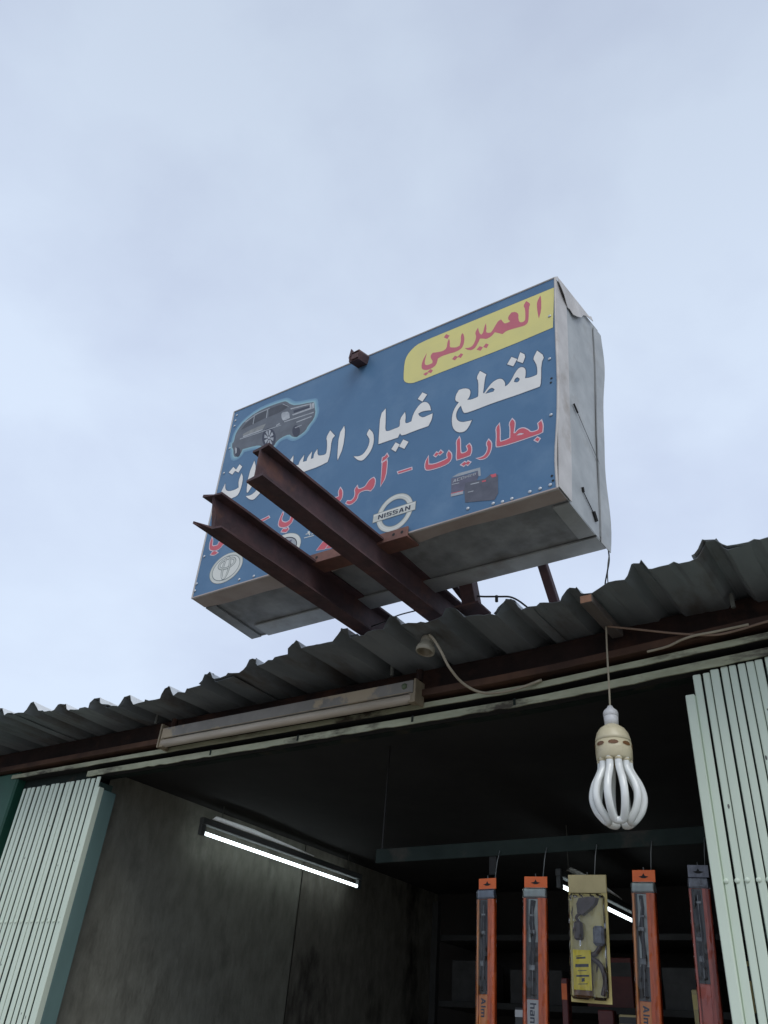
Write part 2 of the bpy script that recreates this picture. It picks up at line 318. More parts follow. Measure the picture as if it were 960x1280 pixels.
def roof_sheet(i0, i1, dz, dy, lap):
    ribs = RIBS[i0:i1+1]
    xs = []                                     # (x, height)
    x0 = ribs[0][0]-0.036-lap*0.3; x1 = ribs[-1][0]+0.036+lap
    for k, (rx, _) in enumerate(ribs):
        jw = random.uniform(-0.003, 0.003)
        ht = RH*random.uniform(0.82, 1.08); xs += [(rx-0.040+jw, 0), (rx-0.031+jw, ht*0.32), (rx-0.016+jw, ht*0.95), (rx-0.009+jw, ht), (rx+0.008+jw, ht*random.uniform(0.9, 1.02)), (rx+0.014+jw, ht*0.9), (rx+0.027, ht*0.25), (rx+0.036, 0)]
        if k < len(ribs)-1:
            nx = ribs[k+1][0]; a, b = rx+0.033, nx-0.037
            for f in (0.2, 0.4, 0.5, 0.6, 0.8): xs.append((a+(b-a)*f, 0.0015 if f == 0.5 else 0))
    xs = [(x0, 0)] + xs + [(x1, 0)]
    ys = [0, 0.012, 0.05, 0.15, 0.35, 1.0, 3.4]
    bm = bmesh.new(); g = []
    for x, h in xs:
        e = edge_y(x) + dy + random.uniform(-0.006, 0.006); dent = random.uniform(-0.005, 0.004)
        row = []
        for j, y in enumerate(ys):
            f = max(0, 1-y/0.12)
            row.append(bm.verts.new((x+1.5 + random.uniform(-0.0015, 0.0015), (e+y if j < 6 else 5.3)-1.8, h + dz + dent*f + 0.004*math.sin(x*7+y*3)*min(1, y*4))))
        g.append(row)
    for a, b in zip(g, g[1:]):
        for j in range(len(ys)-1): bm.faces.new((a[j], b[j], b[j+1], a[j+1]))
    for f in bm.faces:
        f.normal_update()
        if f.normal.z < 0: f.normal_flip()
    me = bpy.data.meshes.new('roof_sheet'); bm.to_mesh(me); bm.free(); me.materials.append(MT['rooftop']); me.materials.append(MT['roof'])
    o = link(bpy.data.objects.new('roof_sheet', me), roof)
    md = o.modifiers.new('thickness', 'SOLIDIFY'); md.thickness = 0.0012; md.offset = -1; md.material_offset = 1; md.material_offset_rim = 1
    return o
roof_sheet(0, 5, 0.0, 0.0, 0.05)
roof_sheet(5, 8, 0.004, -0.008, 0.03)
roof_sheet(8, 11, 0.001, 0.006, 0.10)
roof_sheet(11, 14, 0.006, -0.004, 0.03)
roof_sheet(14, 17, 0.002, 0.0, 0.03)
roof_sheet(17, 20, 0.006, 0.004, 0.05)
roof_sheet(20, 24, 0.010, -0.004, 0.05)
roof_sheet(24, 28, 0.004, 0.0, 0.05)
# purlin ends and screws under the sheets
for rx, dx in ((-0.36, 0.0), (-1.45, 0.0), (-2.6, 0.0)):
    o = from_bm('roof_bolt', tube_bm([(rx+1.5, 2.03-1.8, -0.028), (rx+1.5, 2.03-1.8, 0.012)], 0.006, 8), MT['chip'], roof)

# ------------------------------------------------------------------ folding shutters
def slat_bm(wd, dp, z0, z1):
    bm = box_bm(-wd/2, wd/2, 0, dp, z0, z1, 0.0022); return bm
def shutter(name, label, xs, lead, z_top, z_riv, side):
    t = empty(name, (xs[0], 2.09, 0), label, 'folding shutter', 'folding shutters of the shop')
    ox = xs[0]
    riv = None
    for i, x in enumerate(xs):
        nb = abs(xs[min(i+1, len(xs)-1)]-x) or 0.024
        wd = nb*(0.84 if side < 0 else 0.70)
        zt = z_top(x) + random.uniform(-0.003, 0.003)
        yo = -0.022 + random.uniform(-0.0012, 0.0012)
        o = from_bm('slat', slat_bm(wd, 0.006, 0.02, zt), MT['slat'], t, off=(x-ox, yo, 0))
        o.rotation_euler = (0, random.uniform(-0.0006, 0.0006), random.uniform(-0.03, 0.03))
        rv = from_bm('rivet', lathe_bm([(0.0062, 0), (0.0060, 0.0012), (0.0035, 0.0032), (0, 0.0036)], 12), MT['slat'], o, smooth=True)
        rv.rotation_euler = (R(90), 0, 0); rv.location = (0.005*side, -0.0002, z_riv)
        for _ in range(random.choice((0, 1, 1, 2, 3))):
            n = random.randint(5, 8); cz = random.uniform(1.65, 2.48); rr = random.uniform(0.0012, 0.0042)
            bm = bmesh.new(); bm.faces.new([bm.verts.new((rr*0.8*math.cos(6.283*k/n)*random.uniform(.6, 1), 0, rr*1.8*math.sin(6.283*k/n)*random.uniform(.6, 1))) for k in range(n)])
            c = from_bm('paint_chip', bm, MT['chip'], o, off=(random.uniform(-0.006, 0.006), -0.0004, cz))
    # folded panels behind the slats, gap shade put into their dark green
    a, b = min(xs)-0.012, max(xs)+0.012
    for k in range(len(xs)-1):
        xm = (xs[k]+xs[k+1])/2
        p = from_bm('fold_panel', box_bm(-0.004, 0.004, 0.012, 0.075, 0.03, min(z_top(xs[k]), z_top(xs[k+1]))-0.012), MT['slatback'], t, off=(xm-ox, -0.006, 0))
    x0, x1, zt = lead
    ld = from_bm('end_slat', box_bm(x0-ox, x1-ox, -0.030, -0.004, 0.02, zt, 0.002), MT['slat'], t)
    from_bm('side_channel', box_bm(x0-ox+0.001, x1-ox-0.001, -0.0038, 0.062, 0.02, zt-0.006, 0.002), MT['mintshade'], t)  # same paint as the slats, coloured darker for its shaded side
    return t
lx = [-2.929 - 0.0342*k + random.uniform(-0.0015, 0.0015) for k in range(16)]
shutter('folding_shutter', 'pale green folding metal shutter standing left of the shop opening', lx, (-2.913, -2.894, 2.455), lambda x: 2.500, 1.960, 1)
rx = [-0.4889, -0.4643, -0.4437, -0.4182, -0.397, -0.3762, -0.3545, -0.3317] + [-0.3095+0.0222*k for k in range(18)]
shutter('folding_shutter', 'pale green folding metal shutter standing right of the hanging bulb', rx, (-0.524, -0.5005, 2.463), lambda x: 2.521 + 0.08*max(0, min(x, -0.25)+0.48), 2.012, -1)

# outlines of the sign's print, in millimetres on the board
TRACE = r'''{"band":[[[[681.5,750.3],[303.0,766.2],[192.2,770.0],[164.6,759.4],[143.3,737.3],[135.4,708.9],[138.9,633.2],[146.4,614.1],[166.8,598.0],[190.4,591.2],[314.7,588.6],[521.5,580.0],[673.9,582.6]]]],"name":[[[[635.5,741.7],[638.1,724.7],[637.6,673.9],[629.8,644.2],[626.8,659.8],[622.5,708.0],[626.5,726.3]]],[[[588.0,744.6],[602.2,723.8],[596.7,711.5],[595.9,662.0],[592.9,644.6],[581.6,639.7],[560.1,643.9],[538.3,648.1],[520.3,650.2],[507.5,643.4],[491.9,656.8],[480.2,666.1],[468.3,654.1],[450.2,651.9],[438.3,660.7],[427.6,666.3],[422.7,653.5],[413.4,635.4],[399.8,629.7],[384.6,638.4],[372.4,652.8],[391.9,644.9],[403.1,649.4],[411.2,667.2],[413.4,684.1],[408.0,702.6],[418.3,720.1],[423.6,694.3],[431.3,680.9],[438.2,686.5],[441.5,710.7],[446.5,724.7],[450.2,700.8],[447.9,683.9],[456.4,675.7],[466.1,672.6],[474.0,681.7],[481.9,696.6],[491.4,710.5],[501.2,711.3],[508.9,694.7],[514.0,685.7],[528.5,683.9],[533.7,686.2],[525.9,696.7],[526.1,711.0],[537.2,722.4],[551.4,717.6],[561.9,701.3],[560.9,685.5],[564.6,664.1],[575.7,658.0],[582.7,660.2],[585.0,668.0],[584.1,712.0],[577.7,729.6]]],[[[449.6,633.5],[460.2,624.0],[453.2,611.5],[440.5,623.1]]],[[[427.7,633.2],[439.7,622.5],[431.9,610.9],[416.8,623.6]]],[[[225.6,706.8],[222.7,687.0],[219.8,667.4],[223.4,652.6],[235.2,646.8],[251.0,646.9],[252.5,656.6],[244.5,670.9],[241.1,685.8],[249.4,694.8],[268.0,688.0],[290.8,681.7],[303.7,688.3],[304.2,714.4],[309.9,728.4],[314.7,708.9],[314.8,687.8],[321.8,681.6],[339.8,672.4],[352.8,673.5],[356.9,692.2],[354.7,717.0],[360.7,727.0],[367.1,713.1],[370.0,690.6],[367.0,666.2],[358.1,655.3],[336.6,653.3],[314.5,657.8],[287.9,660.8],[272.6,657.0],[267.9,630.9],[252.8,624.4],[232.5,624.9],[214.4,636.2],[208.4,652.1],[210.7,677.2]]],[[[296.9,755.6],[311.3,741.0],[303.1,729.8],[288.6,744.9]]],[[[359.1,636.9],[369.0,628.3],[360.3,616.0],[347.7,627.3]]],[[[337.6,637.5],[350.3,626.0],[338.8,616.5],[327.4,627.2]]],[[[246.1,623.5],[256.8,613.3],[250.0,603.8],[235.6,615.8]]],[[[230.9,618.0],[240.5,609.8],[230.0,602.1],[219.1,613.4]]]],"white":[[[[623.3,514.4],[646.2,481.0],[635.7,458.7],[634.4,385.4],[630.7,371.8],[622.5,371.2],[599.0,371.8],[562.5,372.0],[517.7,374.2],[468.1,375.9],[429.3,374.7],[389.6,375.9],[381.2,384.0],[372.3,412.9],[365.6,408.9],[357.2,391.9],[357.5,373.6],[364.5,357.1],[379.2,345.7],[395.3,342.1],[413.2,339.2],[404.3,318.6],[393.2,306.4],[377.3,307.5],[360.8,317.7],[347.4,339.5],[342.6,370.7],[344.7,397.2],[352.9,416.7],[364.4,430.3],[350.2,442.1],[351.3,464.2],[361.5,480.9],[380.2,479.6],[399.2,467.1],[403.9,452.3],[400.7,435.1],[393.0,426.9],[407.4,421.5],[429.3,422.4],[431.8,428.2],[429.5,485.2],[421.9,503.0],[433.1,525.5],[456.2,500.2],[451.8,489.0],[448.4,439.2],[446.7,430.7],[450.8,426.6],[462.1,442.2],[477.3,458.4],[496.6,463.3],[510.3,456.8],[520.3,438.4],[520.6,422.3],[530.0,424.8],[541.2,437.8],[554.1,463.8],[565.3,474.6],[576.7,472.4],[586.1,460.0],[586.9,439.1],[584.3,424.4],[599.0,419.7],[619.1,419.2],[623.9,422.4],[622.9,453.6],[615.7,475.4],[610.2,489.7]],[[454.9,423.4],[468.1,437.1],[477.9,437.3],[486.7,426.4],[482.3,419.3]],[[548.9,427.4],[552.5,438.0],[560.0,440.4],[568.7,430.4],[565.8,421.8],[558.3,419.8]]],[[[568.7,535.4],[587.0,515.3],[577.3,487.3],[559.0,504.3]]],[[[539.9,530.8],[558.9,512.8],[546.2,489.9],[525.9,507.8]]],[[[243.1,485.2],[256.9,465.7],[263.2,441.6],[252.9,446.0],[228.6,451.6],[214.9,447.9],[221.3,435.7],[235.4,423.6],[252.5,424.9],[270.4,425.8],[269.4,401.5],[258.4,380.6],[208.9,382.2],[160.9,380.4],[151.3,395.0],[145.3,380.5],[116.0,381.7],[69.3,383.4],[65.8,425.3],[60.9,510.6],[80.1,527.4],[86.5,475.2],[89.7,430.2],[102.1,422.8],[124.8,423.2],[142.9,423.0],[147.7,428.2],[144.7,455.8],[161.8,477.7],[167.2,456.0],[166.5,432.4],[173.9,425.5],[191.5,426.8],[195.4,453.7],[208.7,477.0],[225.2,490.2]]],[[[223.6,533.0],[242.7,515.5],[227.1,493.2],[207.6,512.5]]],[[[167.0,364.1],[188.5,346.5],[175.6,324.1],[154.1,341.5]]],[[[138.3,363.7],[155.5,348.8],[142.7,325.3],[124.3,342.3]]],[[[21.9,464.8],[41.9,439.7],[49.1,403.1],[44.0,371.9],[28.5,349.5],[11.5,338.1],[-8.8,348.3],[-28.9,370.9],[-6.2,362.4],[12.3,365.0],[27.9,387.5],[31.1,414.9],[21.5,433.2],[12.5,446.5]]],[[[-93.1,525.5],[-84.4,496.6],[-81.8,426.0],[-96.4,380.4],[-101.2,394.3],[-110.7,494.5]]],[[[-155.3,530.2],[-128.8,496.6],[-140.9,483.6],[-136.2,417.1],[-141.3,389.6],[-179.8,384.1],[-231.6,385.5],[-263.0,385.3],[-311.2,386.4],[-370.9,386.1],[-415.6,387.3],[-431.3,382.5],[-442.7,416.8],[-456.3,504.7],[-436.3,529.2],[-414.3,427.4],[-401.3,420.3],[-392.5,429.9],[-402.9,485.2],[-404.9,534.4],[-386.2,479.1],[-370.8,432.4],[-343.3,432.8],[-333.9,439.6],[-327.6,460.3],[-312.9,480.5],[-305.0,431.7],[-278.2,427.1],[-275.3,443.6],[-259.0,463.0],[-259.2,432.7],[-241.8,430.3],[-240.7,446.0],[-224.0,465.0],[-223.2,432.0],[-211.6,431.2],[-212.2,450.5],[-200.6,466.3],[-193.8,436.1],[-175.5,429.3],[-159.7,426.9],[-153.3,433.3],[-159.3,480.7],[-168.3,504.6]]],[[[-348.6,384.4],[-329.1,370.3],[-338.9,353.9],[-358.4,367.9]]],[[[-375.2,381.1],[-358.4,367.9],[-368.2,351.4],[-385.0,364.5]]],[[[-515.7,532.6],[-498.0,494.1],[-488.0,422.8],[-510.3,386.9],[-519.3,392.4],[-529.6,473.7]]],[[[-446.2,454.7],[-425.0,426.7],[-421.5,390.0],[-440.8,366.4],[-456.8,351.7],[-471.4,342.5],[-494.1,352.8],[-517.2,373.9],[-489.7,368.5],[-467.0,380.1],[-453.8,406.1],[-451.6,430.8]]],[[[-571.2,494.7],[-556.5,469.9],[-553.0,429.4],[-559.5,395.4],[-574.3,389.0],[-640.7,389.9],[-658.6,404.5],[-663.6,434.9],[-651.3,475.9],[-641.5,443.4],[-618.6,427.9],[-584.4,424.4],[-567.8,429.2],[-578.2,461.5]]],[[[-595.4,544.3],[-577.1,526.9],[-590.2,504.0],[-611.7,519.7]]],[[[-628.5,543.7],[-608.0,523.8],[-623.3,506.5],[-647.1,524.7]]]],"red":[[[[633.9,246.7],[638.4,228.4],[636.6,206.1],[625.7,203.6],[602.0,203.8],[562.0,203.3],[529.3,204.3],[500.3,207.5],[497.2,214.4],[498.3,251.9],[495.1,277.3],[504.6,288.0],[507.5,257.9],[507.3,229.3],[510.4,221.0],[529.1,220.8],[540.5,223.4],[540.8,258.8],[537.2,277.1],[545.4,288.2],[553.9,275.0],[552.5,254.1],[550.2,236.0],[555.6,233.9],[565.7,244.0],[579.9,242.9],[594.0,230.2],[602.0,217.6],[621.8,215.7],[627.8,221.2],[625.1,240.9]],[[558.5,224.7],[569.8,230.0],[582.8,222.0],[574.0,220.4]]],[[[621.7,192.8],[628.7,185.5],[623.5,178.4],[614.6,187.3]]],[[[471.8,243.2],[480.8,230.2],[481.3,211.0],[475.6,192.1],[465.4,181.9],[450.6,182.7],[436.6,191.2],[454.6,188.2],[467.0,197.7],[471.5,214.8],[465.8,233.6]]],[[[373.1,291.7],[376.9,280.3],[379.4,235.4],[385.7,225.8],[402.0,226.9],[406.0,235.0],[400.9,249.0],[408.6,253.3],[415.8,240.9],[417.1,221.2],[412.8,210.9],[393.2,210.1],[371.1,210.6],[368.3,220.2],[368.5,254.1],[364.7,280.1]]],[[[407.2,191.6],[415.3,184.9],[407.9,178.2],[401.0,185.4]]],[[[396.2,193.3],[403.1,186.0],[394.8,179.7],[385.6,187.7]]],[[[339.8,253.1],[350.6,238.3],[350.0,217.4],[336.9,207.4],[307.2,205.5],[270.7,208.8],[260.9,217.9],[259.7,241.9],[268.4,260.4],[271.0,229.2],[289.8,222.4],[321.9,223.5],[338.3,228.0],[334.4,244.4]]],[[[310.8,266.2],[318.7,256.7],[309.9,251.4],[304.1,257.9]]],[[[296.7,265.0],[305.0,257.6],[295.8,250.2],[289.2,257.0]]],[[[160.7,241.8],[209.9,239.6],[211.4,233.4],[163.7,234.7]]],[[[95.5,299.6],[111.0,304.3],[114.2,292.8],[114.8,236.9],[100.4,211.2]]],[[[108.8,329.8],[115.7,317.1],[106.7,310.0],[92.9,305.5],[93.7,320.7],[103.0,321.8]]],[[[67.4,252.3],[75.8,239.7],[74.5,215.9],[62.6,205.5],[45.6,214.6],[22.8,215.6],[13.0,207.8],[12.0,190.6],[-1.4,179.6],[-17.2,178.1],[-30.5,188.9],[-26.8,195.2],[-12.1,189.6],[0.2,198.8],[2.2,215.8],[-3.3,231.0],[5.2,241.5],[9.4,228.9],[21.4,224.9],[39.2,227.8],[46.4,240.9],[56.3,250.8]]],[[[-65.4,258.5],[-53.0,240.8],[-51.1,215.5],[-60.8,203.1],[-81.7,200.8],[-109.9,198.6],[-144.1,200.4],[-176.9,192.6],[-213.0,199.2],[-231.2,213.9],[-252.6,206.7],[-253.2,197.8],[-255.4,184.9],[-270.8,173.6],[-294.4,176.0],[-312.3,185.8],[-318.0,199.0],[-315.3,221.2],[-308.1,240.0],[-303.6,233.9],[-308.5,214.6],[-302.9,201.3],[-282.3,190.6],[-265.8,197.1],[-264.0,224.0],[-239.8,230.3],[-217.1,218.7],[-181.7,216.7],[-158.2,222.9],[-152.4,243.8],[-171.0,263.7],[-144.5,280.4],[-137.8,271.3],[-155.3,259.5],[-139.3,239.6],[-122.9,243.4],[-129.7,253.9],[-118.2,257.9],[-100.6,240.7],[-96.4,230.2],[-76.1,223.6],[-64.8,226.7],[-70.5,246.6]]],[[[-269.7,168.7],[-264.2,160.4],[-273.5,151.9],[-296.0,160.7],[-290.4,169.9],[-276.3,163.9]]],[[[-374.1,244.8],[-369.1,237.6],[-392.8,233.0],[-424.7,229.8],[-427.9,237.9],[-394.7,240.7]]],[[[-647.8,237.2],[-651.2,213.8],[-644.0,187.8],[-625.9,177.2],[-598.2,173.0],[-585.6,179.0],[-577.6,191.1],[-551.7,191.0],[-518.2,193.4],[-503.5,201.0],[-507.7,226.0],[-523.8,242.7],[-526.2,231.4],[-517.5,214.5],[-528.1,208.0],[-546.0,210.8],[-554.5,239.6],[-568.6,258.3],[-559.1,212.1],[-579.2,205.8],[-602.3,205.1],[-604.7,193.8],[-625.5,194.7],[-636.1,200.0],[-639.2,225.0]]],[[[-609.4,171.3],[-594.3,160.1],[-610.1,155.0],[-630.1,162.6],[-624.2,172.0]]],[[[-469.9,262.7],[-458.6,252.1],[-459.2,202.5],[-466.8,200.0],[-474.0,216.2]]]],"car":[[[[-636.3,593.0],[-648.4,613.2],[-655.7,638.5],[-667.0,651.4],[-672.2,673.5],[-664.2,679.0],[-667.3,712.1],[-658.6,738.0],[-634.6,766.6],[-571.4,790.5],[-503.4,790.9],[-428.8,781.9],[-412.3,774.7],[-385.9,748.7],[-358.9,731.2],[-269.3,709.1],[-259.6,702.0],[-251.3,668.0],[-244.3,651.2],[-246.3,619.5],[-269.0,596.6],[-276.2,578.1],[-301.3,566.9],[-323.2,566.0],[-342.5,577.9],[-357.5,594.6],[-397.2,594.0],[-417.6,583.0],[-425.3,567.1],[-440.9,559.6],[-465.8,566.4],[-488.4,585.9],[-510.5,602.6],[-555.1,611.4],[-599.6,617.2],[-603.9,599.3],[-616.8,590.2]]]],"car_window":[[[[-620.8,698.3],[-580.1,705.1],[-499.7,702.2],[-509.4,680.5],[-562.3,684.7],[-614.6,682.6]]]],"car_glass":[[[[-639.7,727.4],[-618.4,754.0],[-567.1,773.9],[-511.4,773.8],[-507.7,734.3],[-568.2,730.4]]],[[[-502.8,775.9],[-423.2,770.7],[-390.3,741.9],[-428.6,729.7],[-495.0,731.8]]]],"car_light":[[[[-425.4,715.8],[-420.0,723.2],[-385.2,714.1],[-373.5,677.0],[-403.1,674.8],[-416.6,690.5]]],[[[-272.4,702.0],[-261.4,702.8],[-254.9,675.0],[-264.6,673.6]]]],"car_chrome":[[[[-381.0,726.5],[-275.4,706.2],[-267.0,674.7],[-359.8,682.5],[-364.9,690.2],[-276.7,684.4],[-281.2,701.4],[-378.3,719.7]]],[[[-400.6,671.5],[-338.9,664.7],[-254.4,655.6],[-252.3,650.3],[-337.8,659.9],[-398.2,666.0]]],[[[-334.0,642.3],[-261.1,639.3],[-258.9,634.0],[-331.8,637.0]]],[[[-335.1,616.0],[-303.3,616.0],[-301.8,611.6],[-333.0,611.3]]],[[[-441.1,669.7],[-424.5,674.1],[-418.5,666.0],[-436.8,664.0]]],[[[-617.3,687.7],[-512.3,680.0],[-509.6,674.4],[-614.1,680.7]]],[[[-647.8,644.1],[-635.9,635.5],[-630.5,612.1],[-635.7,608.4]]],[[[-456.5,617.2],[-438.6,610.6],[-436.4,592.6],[-455.7,610.6]]],[[[-456.1,608.6],[-438.4,583.6],[-445.8,576.9],[-458.8,606.2]]],[[[-460.5,606.3],[-453.2,577.5],[-466.0,585.9],[-465.2,609.4]]],[[[-467.1,611.6],[-474.6,595.8],[-485.4,614.7],[-471.0,618.5]]],[[[-472.1,621.5],[-490.3,628.3],[-492.7,646.7],[-472.9,628.2]]],[[[-472.5,630.2],[-490.8,656.0],[-483.2,662.8],[-469.8,632.7]]],[[[-468.1,632.5],[-475.6,662.1],[-462.6,653.3],[-463.4,629.4]]],[[[-461.4,627.1],[-453.9,643.1],[-443.2,624.1],[-457.5,620.2]]],[[[-458.4,617.1],[-458.8,612.1],[-462.3,611.4],[-467.0,615.4],[-470.2,621.7],[-469.8,626.6],[-466.3,627.3],[-461.5,623.4]]]],"car_tyre":[[[[-425.2,602.9],[-423.4,584.3],[-427.7,570.8],[-437.5,564.5],[-451.2,566.2],[-467.0,575.8],[-482.5,591.9],[-495.4,612.2],[-503.5,633.7],[-505.7,653.0],[-501.4,667.0],[-491.3,673.5],[-477.1,671.4],[-460.9,661.2],[-445.4,644.5],[-432.9,624.0]]],[[[-607.7,606.3],[-606.5,594.1],[-610.4,587.0],[-618.4,586.9],[-628.4,593.8],[-637.8,605.9],[-644.1,620.1],[-645.4,632.4],[-641.4,639.6],[-633.3,639.6],[-623.1,632.5],[-613.7,620.3]]],[[[-304.4,586.8],[-303.9,572.7],[-309.1,564.6],[-318.5,564.6],[-329.7,572.8],[-339.8,587.0],[-345.9,603.6],[-346.5,617.9],[-341.2,626.1],[-331.6,626.0],[-320.2,617.5],[-310.3,603.1]]],[[[-363.2,708.6],[-283.4,695.6],[-280.3,686.0],[-357.7,693.9]]]],"car_line":[[[[-627.4,763.6],[-568.8,780.5],[-500.5,779.1],[-498.3,775.2],[-566.4,775.9],[-623.5,758.4]]],[[[-511.9,775.7],[-507.8,774.0],[-503.3,731.3],[-507.4,733.0]]],[[[-429.1,770.4],[-393.2,742.1],[-394.6,740.4],[-430.3,768.0]]],[[[-633.1,681.3],[-509.5,669.2],[-412.7,660.8],[-411.3,657.5],[-507.9,665.2],[-631.1,676.5]]],[[[-581.7,781.8],[-577.5,780.0],[-572.9,729.4],[-577.1,731.1]]]],"bat_pale":[[[[356.8,153.3],[378.4,159.8],[448.2,155.3],[451.5,125.8],[444.3,126.5],[441.4,146.7],[379.0,149.3]]]],"bat_dark":[[[[354.9,149.3],[426.7,143.7],[441.4,145.8],[444.3,126.5],[436.7,107.4],[402.9,105.4],[399.4,92.2],[358.2,96.8]]]],"bat_body":[[[[400.4,96.3],[403.1,118.0],[465.8,110.9],[482.0,120.1],[504.8,110.8],[507.1,48.5],[496.8,30.4],[405.7,51.0]]]],"bat_white":[[[[357.4,95.7],[397.2,92.0],[397.8,82.4],[358.0,86.0]]],[[[419.8,108.7],[447.2,106.1],[447.4,102.9],[419.9,105.5]]],[[[412.5,84.2],[430.2,82.8],[430.4,80.1],[412.6,81.5]]],[[[358.4,128.7],[382.5,126.0],[382.6,123.6],[358.5,126.3]]]],"bat_red":[[[[481.3,117.7],[499.3,116.3],[500.4,105.6],[487.3,106.1]]],[[[455.6,106.4],[469.3,105.2],[467.8,100.4],[457.0,101.4]]],[[[357.2,98.0],[397.1,94.2],[397.2,92.0],[357.4,95.7]]]],"red_mark":[[[[-123.5,42.9],[-102.4,67.3],[-71.2,61.9],[-90.0,38.0]]],[[[-64.4,62.1],[-33.6,55.5],[-52.6,34.0],[-85.5,38.8]]],[[[-100.6,70.1],[-89.0,96.5],[-58.1,91.8],[-69.4,64.8]]]],"white_mark":[[[[-186.4,106.3],[-145.8,104.2],[-145.3,101.5],[-185.8,103.5]]],[[[-182.7,119.1],[-161.9,117.5],[-161.4,114.7],[-182.1,116.3]]],[[[-177.1,125.4],[-167.3,125.2],[-162.0,108.0],[-166.1,109.2]]],[[[-158.5,112.2],[-148.8,112.0],[-148.3,109.2],[-157.9,109.4]]]],"screws":[[662.6,254.3],[657.1,24.6],[628.9,22.4],[600.0,22.1],[548.3,17.1],[520.9,16.2],[493.1,19.6],[415.3,28.3],[664.4,634.8],[661.8,462.1],[-689.1,822.3],[-689.1,795.1],[-685.9,765.6],[-674.5,531.1],[-679.9,651.7],[-662.9,163.3],[-665.0,27.5],[-665.4,54.8],[-449.5,19.5],[-382.2,15.2]],"holes":[[661.9,51.4],[664.6,35.8],[666.3,385.9],[664.0,370.8]]}'''
# ------------------------------------------------------------------ sign board
SO = Vector((-1.2995, 1.5417, 2.835))
SM = Matrix(((0.99912557, 0.02795106, 0.03109402), (-0.02780989, 0.99960091, -0.00496359), (-0.03122035, 0.00409453, 0.99950414)))
sign = empty('shop_sign', SO, 'blue box sign with white and red Arabic lettering above the corrugated roof', 'sign')
sign.rotation_euler = SM.to_euler()
FBL, FBR, FTR, FTL = Vector((-0.6712, 0, 0.0002)), Vector((0.6786, 0, 0.0082)), Vector((0.6849, 0, 0.7925)), Vector((-0.7117, 0, 0.8503))
BBL, BBR, BTR, BTL = Vector((-0.6705, 0.3, -0.0188)), Vector((0.6743, 0.3, 0.0006)), Vector((0.6923, 0.3, 0.8346)), Vector((-0.70, 0.3, 0.86))
def quad_slab(name, pts, thick, m_, parent, n=1):
    # a slab of the given thickness below the quad's own side
    bm = bmesh.new(); nrm = (pts[1]-pts[0]).cross(pts[3]-pts[0]).normalized()
    a = [bm.verts.new(p) for p in pts]; b = [bm.verts.new(p-nrm*thick) for p in pts]
    bm.faces.new(a); bm.faces.new(b[::-1])
    for i in range(4): bm.faces.new((a[i], a[(i+1) % 4], b[(i+1) % 4], b[i]))
    return from_bm(name, bm, m_, parent)
def lerp(a, b, t): return a + (b-a)*t
# front face: slightly bulged board with a soft buckle at the lower right edge
def edge_curve(v): return 0.006*math.exp(-((v-0.12)/0.12)**2) - 0.004*math.exp(-((v-0.45)/0.2)**2)
bm = bmesh.new(); g = []; NU, NV = 24, 18
for i in range(NU+1):
    row = []
    for j in range(NV+1):
        u, v = i/NU, j/NV
        p = lerp(lerp(FBL, FBR, u), lerp(FTL, FTR, u), v)
        if u > 0.9: p.x -= edge_curve(v)*(u-0.9)*10
        row.append(bm.verts.new(p))
    g.append(row)
for i in range(NU):
    for j in range(NV): bm.faces.new((g[i][j], g[i+1][j], g[i+1][j+1], g[i][j+1]))
bb = [bm.verts.new(p + Vector((0, 0.004, 0))) for p in (FBL, FBR, FTR, FTL)]
bm.faces.new(bb)
face = from_bm('face_panel', bm, MT['blue'], sign)
# casing: top, left, right, bottom and back sheets, each with folded lips
dy = Vector((0, 0.006, 0))
quad_slab('top_sheet', [FTL+dy, FTR+dy, BTR, BTL], 0.003, MT['alu'], sign)
quad_slab('back_sheet', [BBR, BBL, BTL, BTR], 0.003, MT['alu'], sign)
quad_slab('left_sheet', [FBL+dy, FTL+dy, BTL, BBL], 0.003, MT['alu'], sign)
# right side: pale folded lip, grey panel set back a little, rear lip with a wavy flap
def side_pt(y, z_t, dx=0.0):
    lo = lerp(FBR, BBR, y/0.3); hi = lerp(FTR, BTR, y/0.3); p = lerp(lo, hi, z_t); p.x += dx; return p
def side_patch(name, y0, y1, t0, t1, dx, m_, wob=0.0, n=14, th=0.002, ph=0.0, y1f=None):
    bm = bmesh.new(); rows = []
    for i in range(n+1):
        t = t0+(t1-t0)*i/n
        e1 = y1 + (y1f(t) if y1f else 0)
        p0 = side_pt(y0, t, dx + wob*0.3*math.sin(t*11+ph)); p1 = side_pt(e1, t, dx + wob*math.sin(t*9+ph+1))
        rows.append([bm.verts.new(p0), bm.verts.new(p1), bm.verts.new(p1-Vector((th, 0, 0))), bm.verts.new(p0-Vector((th, 0, 0)))])
    for a, b in zip(rows, rows[1:]):
        for k in range(4): bm.faces.new((a[k], a[(k+1) % 4], b[(k+1) % 4], b[k]))
    bm.faces.new(rows[0][::-1]); bm.faces.new(rows[-1])
    return from_bm(name, bm, m_, sign)
side_patch('right_sheet', 0.006, 0.30, 0.0, 1.0, 0.0, MT['alu'], 0.0015)
side_patch('side_lip', -0.003, 0.070, 0.002, 0.985, 0.004, MT['aluwarm'], 0.0012, y1f=lambda t: 0.006*math.sin(t*5))
side_patch('rear_flap', 0.262, 0.318, -0.01, 0.985, 0.0045, MT['alu'], 0.003, n=24, y1f=lambda t: 0.006*math.sin(t*8.5+0.6)+0.005*math.sin(t*17))
side_patch('rear_seam', 0.258, 0.2625, 0.01, 0.97, 0.0035, MT['aludark'], 0.0)
